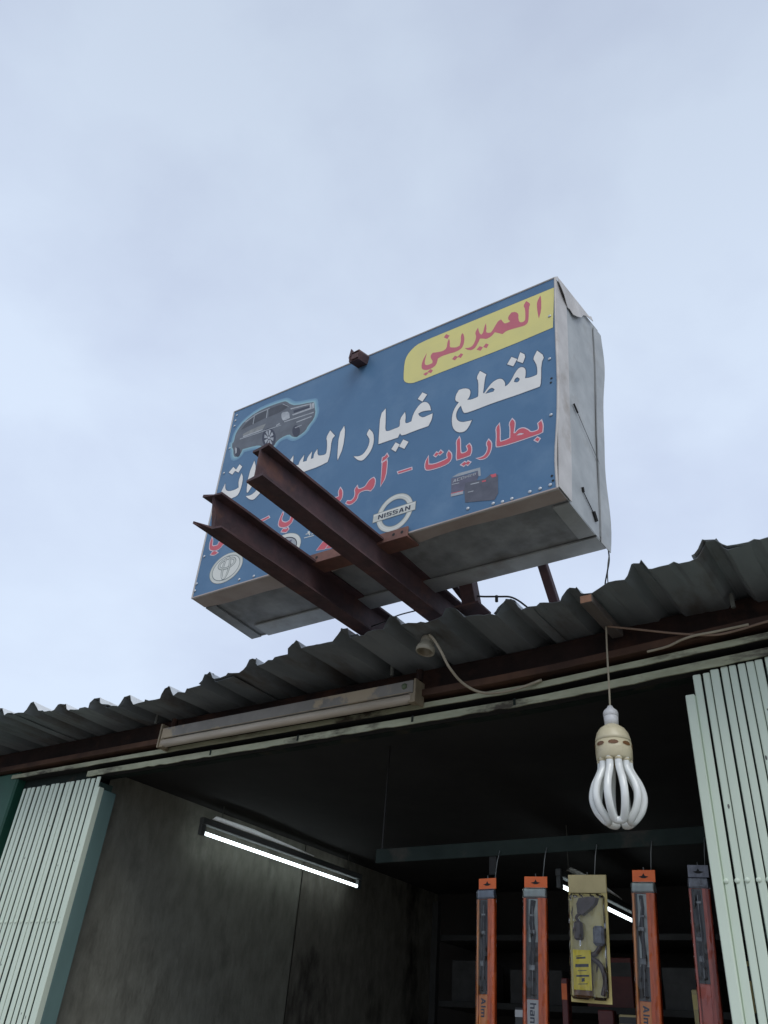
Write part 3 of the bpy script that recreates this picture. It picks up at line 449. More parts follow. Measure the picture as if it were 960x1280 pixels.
# loose folded sheet along the right top edge
bm = bmesh.new(); top = []; bot = []
for i in range(15):
    f = i/14; y = 0.0 + 0.24*f
    top.append(bm.verts.new(side_pt(y, 1.0, 0.006)+Vector((0, 0, 0.004 + (0.012 if i == 14 else 0)))))
    bot.append(bm.verts.new(side_pt(y, 1.0, 0.008+0.004*math.sin(i))+Vector((0, 0, -0.010-0.075*math.sin(min(1, f*1.25)*math.pi)**0.8*(1 if i % 5 else 0.85)))))
for i in range(14): bm.faces.new((top[i], top[i+1], bot[i+1], bot[i]))
o = from_bm('loose_edge_sheet', bm, MT['aluwarm'], sign); md = o.modifiers.new('thickness', 'SOLIDIFY'); md.thickness = 0.0015
# scratch, slot and clip on the side
for a, b, r_, nm, mm in (((0.105, 0.44), (0.27, 0.315), 0.0012, 'seam_scratch', 'aludark'), ((0.10, 0.445), (0.125, 0.425), 0.0030, 'slot', 'hole'), ((0.15, 0.105), (0.215, 0.07), 0.0014, 'tie_wire', 'hole'), ((0.213, 0.075), (0.232, 0.05), 0.006, 'wire_clip', 'hole'), ((0.145, 0.12), (0.15, 0.105), 0.004, 'slot', 'hole')):
    pa, pb = side_pt(a[0], a[1], 0.0035), side_pt(b[0], b[1], 0.0035)
    from_bm(nm, tube_bm([pa, pb], r_, 6), MT[mm], sign)
# underside: brown stained front lip, recessed grimy panel, grey rear lip
def under_pt(x_t, y, dz=0.0):
    f = lerp(FBL, FBR, x_t); b = lerp(BBL, BBR, x_t); p = lerp(f, b, y/0.3); p.z += dz; return p
def under_patch(name, x0, x1, y0, y1, dz, m_, th=0.002, n=16, y1f=None, y0f=None):
    bm = bmesh.new(); rows = []
    for i in range(n+1):
        t = x0+(x1-x0)*i/n
        p0 = under_pt(t, y0+(y0f(t) if y0f else 0), dz); p1 = under_pt(t, y1+(y1f(t) if y1f else 0), dz)
        rows.append([bm.verts.new(p0), bm.verts.new(p1), bm.verts.new(p1+Vector((0, 0, th))), bm.verts.new(p0+Vector((0, 0, th)))])
    for a, b in zip(rows, rows[1:]):
        for k in range(4): bm.faces.new((a[k], a[(k+1) % 4], b[(k+1) % 4], b[k]))
    bm.faces.new(rows[0][::-1]); bm.faces.new(rows[-1])
    return from_bm(name, bm, m_, sign)
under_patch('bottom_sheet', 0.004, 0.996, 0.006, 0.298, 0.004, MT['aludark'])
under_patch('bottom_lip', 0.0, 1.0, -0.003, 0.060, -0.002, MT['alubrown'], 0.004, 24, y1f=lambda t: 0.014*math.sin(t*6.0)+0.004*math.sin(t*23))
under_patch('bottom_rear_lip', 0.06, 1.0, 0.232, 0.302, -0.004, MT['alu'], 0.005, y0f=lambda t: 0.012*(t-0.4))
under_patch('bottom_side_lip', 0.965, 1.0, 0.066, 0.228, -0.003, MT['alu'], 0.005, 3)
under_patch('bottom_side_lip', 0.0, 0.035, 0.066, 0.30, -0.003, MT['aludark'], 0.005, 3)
# thin metal edging around the printed board
for nm, a, b in (('edge_strip', FBL, FBR), ('edge_strip', FTL, FTR), ('edge_strip', FBL, FTL)):
    from_bm(nm, tube_bm([a+Vector((0, 0.0005, 0)), b+Vector((0, 0.0005, 0))], 0.0035, 8), MT['aluwarm'], sign)
pts = []
for k in range(19):
    v = k/18; p = lerp(FBR, FTR, v); p.x -= edge_curve(v); p.y += 0.0005; pts.append(p)
from_bm('edge_strip', tube_bm(pts, 0.0045, 8), MT['aluwarm'], sign)
# flange bracket at the foot of the board
bk = from_bm('foot_bracket', box_bm(-0.16, 0.226, -0.010, -0.0045, -0.010, 0.024, 0.001), MT['bracket'], sign)
from_bm('bracket_leg', box_bm(-0.16, 0.226, -0.0045, 0.05, -0.010, -0.0045), MT['bracket'], bk)
for x in (-0.108, 0.03, 0.178, 0.207):
    from_bm('bolt_hole', lathe_bm([(0, 0), (0.005, 0)], 10), MT['hole'], bk, off=(x, -0.0104, 0.008)).rotation_euler = (R(90), 0, 0)

# ---- print on the board (flat ink on the face): traced in board millimetres
TR = json.loads(TRACE)
def area(p): return 0.5*sum(p[i][0]*p[(i+1) % len(p)][1]-p[(i+1) % len(p)][0]*p[i][1] for i in range(len(p)))
def chaikin(p):
    o = []; n = len(p)
    for i in range(n):
        a, b, c = Vector(p[i-1]), Vector(p[i]), Vector(p[(i+1) % n])
        d1, d2 = (b-a), (c-b)
        ang = d1.angle(d2) if d1.length > 1e-6 and d2.length > 1e-6 else 0
        if ang > R(62): o.append(tuple(b))
        else:
            o.append(tuple(b+(a-b)*0.25)); o.append(tuple(b+(c-b)*0.25))
    return o
def offset(p, d):
    # p counter-clockwise; grow by d
    o = []; n = len(p)
    for i in range(n):
        a, b, c = Vector(p[i-1]), Vector(p[i]), Vector(p[(i+1) % n])
        d1, d2 = (b-a), (c-b)
        if d1.length < 1e-6 or d2.length < 1e-6: continue
        n1 = Vector((d1.y, -d1.x)).normalized(); n2 = Vector((d2.y, -d2.x)).normalized()
        m_ = (n1+n2)
        if m_.length < 0.3: o.append(tuple(b+n1*d)); o.append(tuple(b+n2*d)); continue
        m_.normalize(); k = 1/max(0.55, m_.dot(n1))
        o.append(tuple(b+m_*d*k))
    return o
def ccw(p): return p if area(p) > 0 else p[::-1]
def ink(name, polys, m_, lay, parent=face, grow=0.0, sm=True):
    bm = bmesh.new(); y = -0.00014*lay - 0.0002
    for rings in polys:
        rs = []
        for k, r_ in enumerate(rings):
            r_ = ccw([tuple(q) for q in r_])
            if sm: r_ = chaikin(r_)
            if k == 0:
                if grow: r_ = offset(r_, grow)
                rs.append(r_)
            else:
                if grow: r_ = offset(r_, -grow)
                rs.append(r_[::-1])
        flat = [q for r_ in rs for q in r_]
        tris = tessellate_polygon([[Vector((q[0], q[1], 0)) for q in r_] for r_ in rs])
        vs = [bm.verts.new((q[0]/1000, y, q[1]/1000)) for q in flat]
        for t in tris:
            try: bm.faces.new([vs[i] for i in t])
            except ValueError: pass
    me = bpy.data.meshes.new(name)
    for f in bm.faces:
        f.normal_update()
        if f.normal.y > 0: f.normal_flip()
    bm.to_mesh(me); bm.free(); me.materials.append(m_)
    return link(bpy.data.objects.new(name, me), parent)
ink('yellow_band_edge', TR['band'], MT['outline'], 1, grow=1.6)
ink('yellow_band', TR['band'], MT['yellow'], 2)
for ring in TR['name']: ink('red_letter', [ring], MT['rednam'], 3)
for ring in TR['white']:
    ink('letter_outline', [ring], MT['outline'], 2, grow=2.6); ink('white_letter', [ring], MT['white'], 4)
for ring in TR['red']:
    ink('letter_outline', [ring], MT['pinkline'], 2, grow=3.2); ink('red_letter', [ring], MT['red'], 4)
for gname, gr, gm, ly in (('picture_glow', 17, 'glow1', 1), ('picture_glow', 11, 'glow2', 2), ('picture_glow', 5.5, 'glow3', 3)):
    ink(gname, TR['car'], MT[gm], ly, grow=gr)
ink('car_picture', TR['car'], MT['car'], 4); [ink('car_picture_tyre', [q_], MT['ink'], 5) for q_ in TR['car_tyre']]; [ink('car_picture_line', [q_], MT['batpale'], 6, sm=False) for q_ in TR['car_line']]; ink('car_picture_glass', TR['car_glass'], MT['carglass'], 5); ink('car_picture_window', TR['car_window'], MT['carwin'], 5)
[ink('car_picture_lamp', [q_], MT['chrome'], 5) for q_ in TR['car_light']]; ink('car_picture_chrome', TR['car_chrome'], MT['chrome'], 6, sm=False)
ink('battery_picture', TR['bat_pale'], MT['batpale'], 2, sm=False); ink('battery_picture', TR['bat_dark'], MT['batdark'], 3, sm=False); ink('battery_picture', TR['bat_body'], MT['batbody'], 4, sm=False)
ink('battery_picture_stripe', TR['bat_white'], MT['chrome'], 5, sm=False); [ink('battery_picture_cap', [q_], MT['red'], 6, sm=False) for q_ in TR['bat_red']]
ink('red_emblem', [[r_[0]] for r_ in TR['red_mark']], MT['pinkline'], 2, grow=1.6, sm=False); ink('red_emblem', TR['red_mark'], MT['red'], 3, sm=False)
ink('small_white_script', TR['white_mark'], MT['silverlt'], 3, sm=False)
def ell(cx, cz, a, b, n=48, rot=0.0):
    return [(cx+a*math.cos(t)*math.cos(rot)-b*math.sin(t)*math.sin(rot), cz+a*math.cos(t)*math.sin(rot)+b*math.sin(t)*math.cos(rot)) for t in (2*math.pi*k/n for k in range(n))]
def ring_(cx, cz, a, b, w_, **k): return [ell(cx, cz, a, b, **k), ell(cx, cz, a-w_, b-w_, **k)]
# round emblem with a name bar
C = (165, 93)
ink('ring_emblem', [ring_(*C, 64, 64, 17)], MT['silver'], 2, sm=False)
ink('ring_emblem_shade', [ring_(*C, 47.5, 47.5, 2.2), ring_(*C, 65.5, 65.5, 1.6)], MT['silverdk'], 3, sm=False)
ink('ring_emblem_light', [ring_(*C, 59, 59, 4)], MT['silverlt'], 3, sm=False)
ink('emblem_bar_edge', [[[(86, 78), (240, 79), (240, 111), (86, 110)]]], MT['silverdk'], 4, sm=False)
ink('emblem_bar', [[[(88, 80), (238, 81), (238, 109), (88, 108)]]], MT['silver'], 5, sm=False)
ink('emblem_bar_light', [[[(88, 101), (238, 102), (238, 107), (88, 106)]]], MT['silverlt'], 6, sm=False)
GL = {  # block letters on a 5 x 7 grid, drawn with bars
 'N': [[(0,0),(1.3,0),(1.3,4.6),(3.7,0),(5,0),(5,7),(3.7,7),(3.7,2.4),(1.3,7),(0,7)]], 'I': [[(0,0),(1.4,0),(1.4,7),(0,7)]],
 'S': [[(0,0),(4.4,0),(5,.6),(5,3.6),(4.4,4.2),(1.3,4.2),(1.3,5.7),(5,5.7),(5,7),(.6,7),(0,6.4),(0,3.5),(.6,2.9),(3.7,2.9),(3.7,1.3),(0,1.3)]],
 'A': [[(0,0),(1.4,0),(1.75,1.4),(3.25,1.4),(3.6,0),(5,0),(3.2,7),(1.8,7)], [(2.02,2.6),(2.5,4.9),(2.98,2.6)]],
 'C': [[(0,0),(5,0),(5,1.3),(1.4,1.3),(1.4,5.7),(5,5.7),(5,7),(0,7)]], 'D': [[(0,0),(3.8,0),(5,1.2),(5,5.8),(3.8,7),(0,7)], [(1.4,1.3),(1.4,5.7),(3.6,5.7),(3.6,1.3)]],
 'e': [[(0,0),(4.2,0),(4.2,1),(1.2,1),(1.2,2),(4.2,2),(4.2,5),(0,5)], [(1.2,3),(1.2,4),(3,4),(3,3)]], 'l': [[(0,0),(1.2,0),(1.2,7),(0,7)]],
 'c': [[(0,0),(4,0),(4,1.1),(1.2,1.1),(1.2,3.9),(4,3.9),(4,5),(0,5)]], 'o': [[(0,0),(4.2,0),(4.2,5),(0,5)], [(1.2,1.1),(1.2,3.9),(3,3.9),(3,1.1)]],
 'm': [[(0,0),(1.2,0),(1.2,3.9),(2.5,3.9),(2.5,0),(3.7,0),(3.7,3.9),(5,3.9),(5,0),(6.2,0),(6.2,5),(0,5)]], 'h': [[(0,0),(1.2,0),(1.2,3.9),(3,3.9),(3,0),(4.2,0),(4.2,5),(1.2,5),(1.2,7),(0,7)]],
 'a': [[(0,0),(4.2,0),(4.2,5),(.3,5),(.3,4),(3,4),(3,3),(0,3)], [(1.2,1),(1.2,2),(3,2),(3,1)]], 'n': [[(0,0),(1.2,0),(1.2,3.9),(3,3.9),(3,0),(4.2,0),(4.2,5),(0,5)]],
}
def word(txt, x0, z0, wtot, h, slope=0.0, slant=0.0, gap=1.0):
    ws = [max(q[0] for q in GL[c][0]) for c in txt]; tot = sum(ws)+gap*(len(txt)-1); sx_ = wtot/tot; sz = h/7; pol = []; x = 0
    for c, wd in zip(txt, ws):
        pol.append([[(x0+(x+q[0])*sx_+slant*q[1]*sz, z0+q[1]*sz+slope*(x+q[0])*sx_) for q in r_] for r_ in GL[c]]); x += wd+gap
    return pol
ink('emblem_lettering', word('NISSAN', 106, 86, 115, 15.5), MT['ink'], 7, sm=False)
# oval emblem of three ellipses
C = (-531, 84)
ink('oval_emblem_edge', [[ell(*C, 79, 59)]], MT['silverdk'], 1, sm=False)
ink('oval_emblem', [[ell(*C, 77, 57)]], MT['silver'], 2, sm=False)
ink('oval_emblem_light', [[ell(C[0], C[1], 64, 46)]], MT['silverlt'], 3, sm=False)
ink('oval_emblem_line', [ring_(*C, 66, 48, 2.6), ring_(C[0], C[1]+17, 44, 24, 2.4), ring_(C[0], C[1]+17, 34, 16.5, 2.2), ring_(*C, 21, 46, 2.4), ring_(*C, 12.5, 40, 2.2)], MT['silverdk'], 4, sm=False)
ink('oval_emblem', [ring_(C[0], C[1]+17, 41.4, 21.4, 4.8), ring_(*C, 18.4, 43.5, 5.6)], MT['silver'], 5, sm=False)
# second oval emblem, half hidden by the steel beam
C = (-275, 88)
ink('oval_emblem_edge', [[ell(*C, 79, 58)]], MT['silverdk'], 1, sm=False)
ink('oval_emblem', [[ell(*C, 77, 56)]], MT['silverlt'], 2, sm=False)
ink('oval_emblem_line', [ring_(*C, 62, 43, 4)], MT['ink'], 3, sm=False)
ink('oval_emblem_field', [[ell(*C, 57, 38)]], MT['batpale'], 4, sm=False)
ink('oval_emblem_line', [[[(C[0]-34, C[1]-26), (C[0]-20, C[1]-26), (C[0]-8, C[1]-6), (C[0]+22, C[1]-2), (C[0]+10, C[1]-26), (C[0]+24, C[1]-26), (C[0]+36, C[1]+26), (C[0]+22, C[1]+26), (C[0]+16, C[1]+8), (C[0]-16, C[1]+4), (C[0]-8, C[1]+26), (C[0]-22, C[1]+26)]]], MT['batdark'], 5, sm=False)
bx, bz = TR['bat_dark'][0][0][0]
ink('battery_lettering', word('ACDelco', bx+6, bz-17, 74, 10, slope=0.02, slant=0.25), MT['chrome'], 7, sm=False)
# screws and rust holes along the board's edge
scm = None
for (x, z) in TR['screws']:
    if scm is None:
        o = from_bm('screw', lathe_bm([(0.0050, 0), (0.0046, 0.0010), (0.0025, 0.0020), (0, 0.0022)], 12), MT['screw'], face, smooth=True); scm = o.data
    else: o = link(bpy.data.objects.new('screw', scm), face)
    o.location = (x/1000, -0.0012, z/1000); o.rotation_euler = (R(90), 0, 0)
for (x, z) in TR['holes']:
    o = from_bm('nail_hole', lathe_bm([(0, 0), (0.0035, 0)], 8), MT['hole'], face, off=(x/1000, -0.0012, z/1000)); o.rotation_euler = (R(90), 0, 0)

# rusty lamp bracket hooked over the top edge
br = empty('rusty_bracket', SO + SM @ Vector((-0.052, 0.0, 0.800)), 'small rusty square-tube bracket sticking out over the top edge of the sign', 'bracket')
br.rotation_euler = SM.to_euler(); br.scale = (0.85, 0.85, 0.85)
bm = bmesh.new()
pr = [(-0.026, -0.030), (0.024, -0.034), (0.030, 0.004), (0.020, 0.022), (-0.022, 0.020), (-0.030, 0.0)]
a = [bm.verts.new((x, -0.058, z-0.006)) for x, z in pr]; b = [bm.verts.new((x, 0.03, z+0.018)) for x, z in pr]
for i in range(6): bm.faces.new((a[i], a[(i+1) % 6], b[(i+1) % 6], b[i]))
bm.faces.new(b)
c = [bm.verts.new((x*0.8, -0.058, z*0.8-0.006)) for x, z in pr]; d = [bm.verts.new((x*0.8, -0.03, z*0.8)) for x, z in pr]
for i in range(6):
    bm.faces.new((a[i], a[(i+1) % 6], c[(i+1) % 6], c[i])); bm.faces.new((c[i], c[(i+1) % 6], d[(i+1) % 6], d[i]))
bm.faces.new(d)
from_bm('tube_body', bm, MT['rust'], br)
from_bm('front_plate', box_bm(-0.012, 0.024, -0.064, -0.0585, -0.034, -0.004, 0.001), MT['rust'], br)
bm = bmesh.new()
f0 = [bm.verts.new(p) for p in ((-0.040, -0.05, 0.000), (-0.010, -0.045, 0.014), (-0.034, -0.05, 0.052))]
f1 = [bm.verts.new(p) for p in ((-0.038, -0.044, 0.000), (-0.008, -0.039, 0.014), (-0.032, -0.044, 0.052))]
bm.faces.new(f0); bm.faces.new(f1[::-1])
for i in range(3): bm.faces.new((f0[i], f0[(i+1) % 3], f1[(i+1) % 3], f1[i]))
from_bm('fin', bm, MT['rust'], br)

# ------------------------------------------------------------------ I-beams carrying the sign
def ibeam(label, x_near, x_far, y0, y1, zb, w_, h, torn):
    t = empty('steel_beam', (x_far, y1, zb), label, 'beam', 'steel beams carrying the sign')
    tf, tw = 0.007, 0.006
    prof = [(-w_/2, 0), (-w_/4, 0), (0, 0), (w_/4, 0), (w_/2, 0), (w_/2, tf), (tw/2, tf+0.002), (tw/2, h/2), (tw/2, h-tf-0.002), (w_/2, h-tf), (w_/2, h), (0, h), (-w_/2, h), (-w_/2, h-tf), (-tw/2, h-tf-0.002), (-tw/2, h/2), (-tw/2, tf+0.002), (-w_/2, tf)]
    n = 14; bm = bmesh.new(); rings = []
    for i in range(n+1):
        f = i/n; row = []
        for k, (px, pz) in enumerate(prof):
            x = x_near + (x_far-x_near)*f; y = y0+(y1-y0)*f
            if i == 0: y += torn(px/w_, pz/h)
            wv = random.uniform(-0.0008, 0.0008)
            row.append(bm.verts.new((x+px+wv-x_far, y-y1, pz+wv)))
        rings.append(row)
    N_ = len(prof)
    for a, b in zip(rings, rings[1:]):
        for k in range(N_): bm.faces.new((a[k], a[(k+1) % N_], b[(k+1) % N_], b[k]))
    for rr in (rings[0], rings[-1]):
        for idx in ((0, 1, 2, 3, 4, 5, 6, 16, 17), (6, 7, 8, 14, 15, 16), (8, 9, 10, 11, 12, 13, 14)): bm.faces.new([rr[k] for k in idx])
    from_bm('i_section', bm, MT['rust'], t)
    return t
ZB = 2.737
ibeam('rusty steel I-beam in front of the sign, nearer the round silver emblem, with a clean cut end', -1.195, -1.150, 1.043, 2.9, ZB, 0.056, 0.100, lambda u, v: -0.004*u)
def torn(u, v):
    y = 0.0
    if v > 0.85: y = 0.0 + 0.03*max(0, u) + (0.012 if abs(u) < 0.1 else 0)
    elif v > 0.2: y = 0.036 + 0.016*math.sin(u*30+v*9)
    else: y = -0.010 + 0.10*(u+0.5)*0.5 + (0.02 if abs(u) < .3 else 0)
    return y
ibeam('rusty steel I-beam in front of the sign, nearer its left edge, with a torn ragged end', -1.447, -1.400, 1.122, 2.9, ZB, 0.056, 0.100, torn)

# ------------------------------------------------------------------ struts and wires behind the sign
def strut(label, p0, p1, w_, cat='strut'):
    p0, p1 = Vector(p0), Vector(p1); t = empty('sign_strut', p1, label, cat, 'struts behind the sign')
    L_ = (p0-p1).length; o = from_bm('square_tube', box_bm(-w_/2, w_/2, -w_/2, w_/2, 0, L_, 0.002), MT['rust'], t)
    o.rotation_mode = 'QUATERNION'; o.rotation_quaternion = Vector((0, 0, 1)).rotation_difference((p0-p1).normalized())
    bp_ = box('foot_plate', -w_*0.9, w_*0.9, -w_*0.9, w_*0.9, -0.006, 0.0, MT['rust'], t)
    return t
strut('thin rusty strut between the sign back and the roof, right of the steel beams', (-0.835, 1.856, 2.90), (-0.805, 1.91, 2.712), 0.026)
strut('stubby rusty post under the back of the sign beside a steel beam', (-1.079, 1.856, 2.90), (-1.052, 1.862, 2.745), 0.045)
strut('thin rusty strut lying close along the right steel beam behind the sign', (-1.16, 1.875, 2.90), (-1.04, 1.93, 2.712), 0.018)
t = empty('sign_wire', (-0.64, 1.87, 2.74), 'black wire hanging from the back corner of the sign to the roof', 'wire')
def rel(o, t_):
    o.parent = t_; o.matrix_parent_inverse = Matrix.Translation(-t_.location); return o
rel(tube('wire_strand', [(-0.618, 1.846, 2.822), (-0.620, 1.85, 2.79), (-0.632, 1.86, 2.76), (-0.648, 1.88, 2.735), (-0.652, 1.89, 2.703)], 0.0022, MT['black'], n=6, sm=5), t)
rel(tube('wire_strand', [(-0.618, 1.846, 2.80), (-0.626, 1.852, 2.775), (-0.636, 1.87, 2.745), (-0.640, 1.885, 2.703)], 0.0016, MT['chip'], n=6, sm=5), t)
t = empty('sign_cable', (-1.0, 1.88, 2.77), 'black cable sagging from the stubby post across the roof ribs', 'cable')
rel(tube('cable_run', [(-1.06, 1.86, 2.80), (-1.03, 1.865, 2.785), (-0.97, 1.87, 2.772), (-0.93, 1.88, 2.764), (-0.90, 1.91, 2.742), (-0.87, 1.96, 2.705)], 0.0028, MT['black'], n=6, sm=5), t)
rel(tube('cable_clip', [(-0.975, 1.868, 2.775), (-0.975, 1.868, 2.755)], 0.005, MT['black'], n=6), t)
t = empty('sign_cable', (-1.25, 1.82, 2.75), 'thin black cable looped between the two steel beams at the roof edge', 'cable')
rel(tube('cable_run', [(-1.40, 1.83, 2.75), (-1.34, 1.81, 2.742), (-1.28, 1.80, 2.747), (-1.21, 1.79, 2.742)], 0.0022, MT['black'], n=6, sm=5), t)
# ------------------------------------------------------------------ fluorescent battens
def batten(label, loc, length, along, lit, group):
    t = empty('fluorescent_lamp', loc, label, 'lamp', group)
    if along == 'Y': t.rotation_euler = (0, 0, R(90))
    h = length/2
    if not lit:
        bm = bmesh.new(); prof = [(0.0, 0.012), (0.0, 0.053), (0.045, 0.060), (0.055, 0.055), (0.055, 0.012)]
        a = [bm.verts.new((-h+0.012, y, z)) for y, z in prof]; b = [bm.verts.new((h-0.012, y, z)) for y, z in prof]
        for i in range(5): bm.faces.new((a[i], a[(i+1) % 5], b[(i+1) % 5], b[i]))
        bm.faces.new(a[::-1]); bm.faces.new(b)
        from_bm('housing', bm, MT['fix'], t)
        from_bm('seam', box_bm(-h+0.02, h-0.02, -0.0008, 0.001, 0.013, 0.0155), MT['fixend'], t)
        tb = tube('glass_tube', [(-h+0.02, 0.012, -0.004), (h-0.02, 0.012, -0.004)], 0.0155, MT['fixtube'], t, 16)
        for s in (-1, 1):
            e = from_bm('end_plate', box_bm(min(s*h, s*(h-0.008)), max(s*h, s*(h-0.008)), -0.004, 0.05, -0.022, 0.072 if s < 0 else 0.056, 0.001), MT['fixend'], t)
            from_bm('tube_holder', box_bm(min(s*(h-0.008), s*(h-0.03)), max(s*(h-0.008), s*(h-0.03)), 0.000, 0.03, -0.021, 0.011, 0.002), MT['fixend'], e)
        k = from_bm('cover_screw', lathe_bm([(0.0105, 0), (0.009, 0.004), (0, 0.0055)], 14), MT['greenknob'], t, smooth=True); k.rotation_euler = (R(90), 0, 0); k.location = (h-0.045, -0.0005, 0.036)
        for s in (-0.95, 0.98): from_bm('hanger_stem', tube_bm([(h*s-0.0, 0.035, 0.062), (h*s, 0.035, 0.10)], 0.012, 10), MT['rust2'], t)
    else:
        from_bm('housing', box_bm(-h, h, -0.013, 0.013, 0.012, 0.042, 0.003), MT['infix'], t)
        bm = bmesh.new()
        vs = [bm.verts.new(p) for p in ((-h+0.05, -0.016, 0.044), (-h+0.3, -0.016, 0.044), (h-0.45, -0.016, 0.044), (h-0.45, -0.02, 0.046), (-h+0.3, -0.050, 0.056), (-h+0.05, -0.040, 0.056))]; bm.faces.new(vs)
        rf = from_bm('reflector', bm, MT['fix'] if loc[0] > -2 else MT['whiteplastic'], t); rf.modifiers.new('thickness', 'SOLIDIFY').thickness = 0.002
        tube('glass_tube', [(-h+0.03, 0, -0.022), (h-0.03, 0, -0.022)], 0.008, MT['lit'], t, 14)
        for s in (-1, 1):
            from_bm('tube_holder', box_bm(min(s*h, s*(h-0.03)), max(s*h, s*(h-0.03)), -0.010, 0.010, -0.034, 0.0118, 0.002), MT['infix'], t)
            from_bm('hanger_rod', tube_bm([(s*h*0.8, 0, 0.04), (s*h*0.8, 0, 0.30)], 0.003, 6), MT['chip'], t)
    return t
batten('unlit dusty fluorescent batten lamp under the roof edge above the shop opening', (-1.925, 2.0, 2.572), 1.19, 'X', False, 'fluorescent lamps')
batten('lit fluorescent lamp on the dirty left wall inside the shop', (-2.90, 3.28, 2.44), 1.26, 'Y', True, 'fluorescent lamps')
batten('lit fluorescent lamp deep in the shop behind the hanging packets', (-1.50, 4.0, 2.315), 1.15, 'Y', True, 'fluorescent lamps')

# ------------------------------------------------------------------ batten, hanging bulb and empty lamp holder
t = empty('wooden_batten', (-0.69, 1.95, 2.68), 'short wooden batten fixed under the roof edge above the hanging bulb', 'batten')
from_bm('stick', box_bm(-0.017, 0.017, -0.112, 0.12, -0.012, 0.012, 0.002), MT['wood'], t)
from_bm('sawn_end', box_bm(-0.0155, 0.0155, -0.1135, -0.1122, -0.0105, 0.0105), MT['woodend'], t)

BX, BY, BZ = -0.703, 1.99, 2.433
t = empty('hanging_bulb', (BX, BY, BZ), 'large unlit lotus-shaped energy-saving bulb hanging on a cord in the shop doorway', 'light bulb')
tube('cord', [(0.009, 0, 0.236), (0.005, 0.001, 0.16), (0.003, 0, 0.08), (0, 0, -0.004)], 0.0026, MT['cable'], t, 8, sm=6)
lathe('lamp_holder', [(0, 0.002), (0.006, 0.002), (0.009, -0.004), (0.0175, -0.012), (0.0195, -0.017), (0.0195, -0.027), (0.0185, -0.0275), (0.0185, -0.029), (0.0190, -0.0295), (0.0175, -0.052), (0, -0.052)], MT['whiteplastic'], t, 28)
bs = lathe('ballast_base', [(0.017, -0.051), (0.021, -0.054), (0.032, -0.062), (0.040, -0.074), (0.0445, -0.090), (0.0452, -0.097), (0.0438, -0.0975), (0.0438, -0.099), (0.0455, -0.0995), (0.0462, -0.122), (0.0450, -0.142), (0.041, -0.147), (0, -0.147)], MT['creambase'], t, 36)
for k in range(8):
    a = 2*math.pi*k/8+0.35
    bm = bmesh.new(); n = 10
    vs = [bm.verts.new(((0.0470)*math.cos(a+0.28*math.cos(6.283*i/n)), (0.0470)*math.sin(a+0.28*math.cos(6.283*i/n)), -0.1095+0.0052*math.sin(6.283*i/n))) for i in range(n)]
    bm.faces.new(vs); from_bm('vent_slot', bm, MT['amber'], bs)
cam_ang = math.atan2(-BY, -BX)
for k in range(5):
    a0 = cam_ang - 0.05 + k*2*math.pi/5
    def P(r_, da, z): return (r_*math.cos(a0+da), r_*math.sin(a0+da), z)
    half = [(0.0345, 0.314, -0.140), (0.0347, 0.314, -0.158), (0.0365, 0.316, -0.170), (0.044, 0.325, -0.186), (0.054, 0.33, -0.205), (0.0605, 0.33, -0.228), (0.0605, 0.33, -0.248), (0.053, 0.335, -0.270), (0.041, 0.345, -0.286), (0.032, 0.31, -0.2945), (0.029, 0.12, -0.297)]
    pts = [P(r_, d, z) for r_, d, z in half] + [P(r_, -d, z) for r_, d, z in half[::-1]]
    tube('glass_tube', pts, 0.0094, MT['bulbglass'], t, 12, sm=4)
    for sgn in (-1, 1):
        c_ = P(0.0345, 0.314*sgn, -0.1485); lathe('tube_collar', [(0.0088, 0.004), (0.0100, 0.002), (0.0100, -0.003), (0.0088, -0.004)], MT['creambase'], bs, 14, off=c_)

t = empty('lamp_holder', (-1.212, 1.875, 2.692), 'empty cream lamp holder under the roof edge with a drooping cable', 'lamp holder')
hb = lathe('holder_body', [(0, 0.004), (0.010, 0.004), (0.0185, -0.002), (0.021, -0.010), (0.0225, -0.032), (0.028, -0.036), (0.0295, -0.041), (0.029, -0.052), (0.026, -0.054), (0.0245, -0.050), (0.022, -0.020), (0, -0.018)], MT['holder'], t, 28)
hb.rotation_euler = (R(-8), R(6), 0)
rel(tube('cable', [(-1.198, 1.858, 2.690), (-1.175, 1.848, 2.665), (-1.150, 1.85, 2.623), (-1.13, 1.87, 2.574), (-1.11, 1.92, 2.54), (-1.071, 1.97, 2.525), (-1.005, 2.02, 2.541), (-0.921, 2.047, 2.57)], 0.0042, MT['cable'], n=8, sm=6), t)
t = empty('lamp_wire', (-0.5, 2.02, 2.62), 'thin brown wire running from the wooden batten along the rusty beam', 'wire')
rel(tube('wire_run', [(-0.690, 1.99, 2.668), (-0.606, 2.005, 2.646), (-0.505, 2.02, 2.619), (-0.42, 2.026, 2.600), (-0.356, 2.026, 2.601), (-0.25, 2.026, 2.612), (0.1, 2.026, 2.628)], 0.0032, MT['browncable'], n=8, sm=6), t)
t = empty('lamp_wire', (-0.47, 2.03, 2.6), 'short cream wire twisted beside the brown one above the right shutter', 'wire')
rel(tube('wire_run', [(-0.60, 2.032, 2.590), (-0.543, 2.027, 2.592), (-0.499, 2.022, 2.602), (-0.463, 2.021, 2.606), (-0.415, 2.021, 2.606), (-0.33, 2.022, 2.609)], 0.0034, MT['cable'], n=8, sm=6), t)

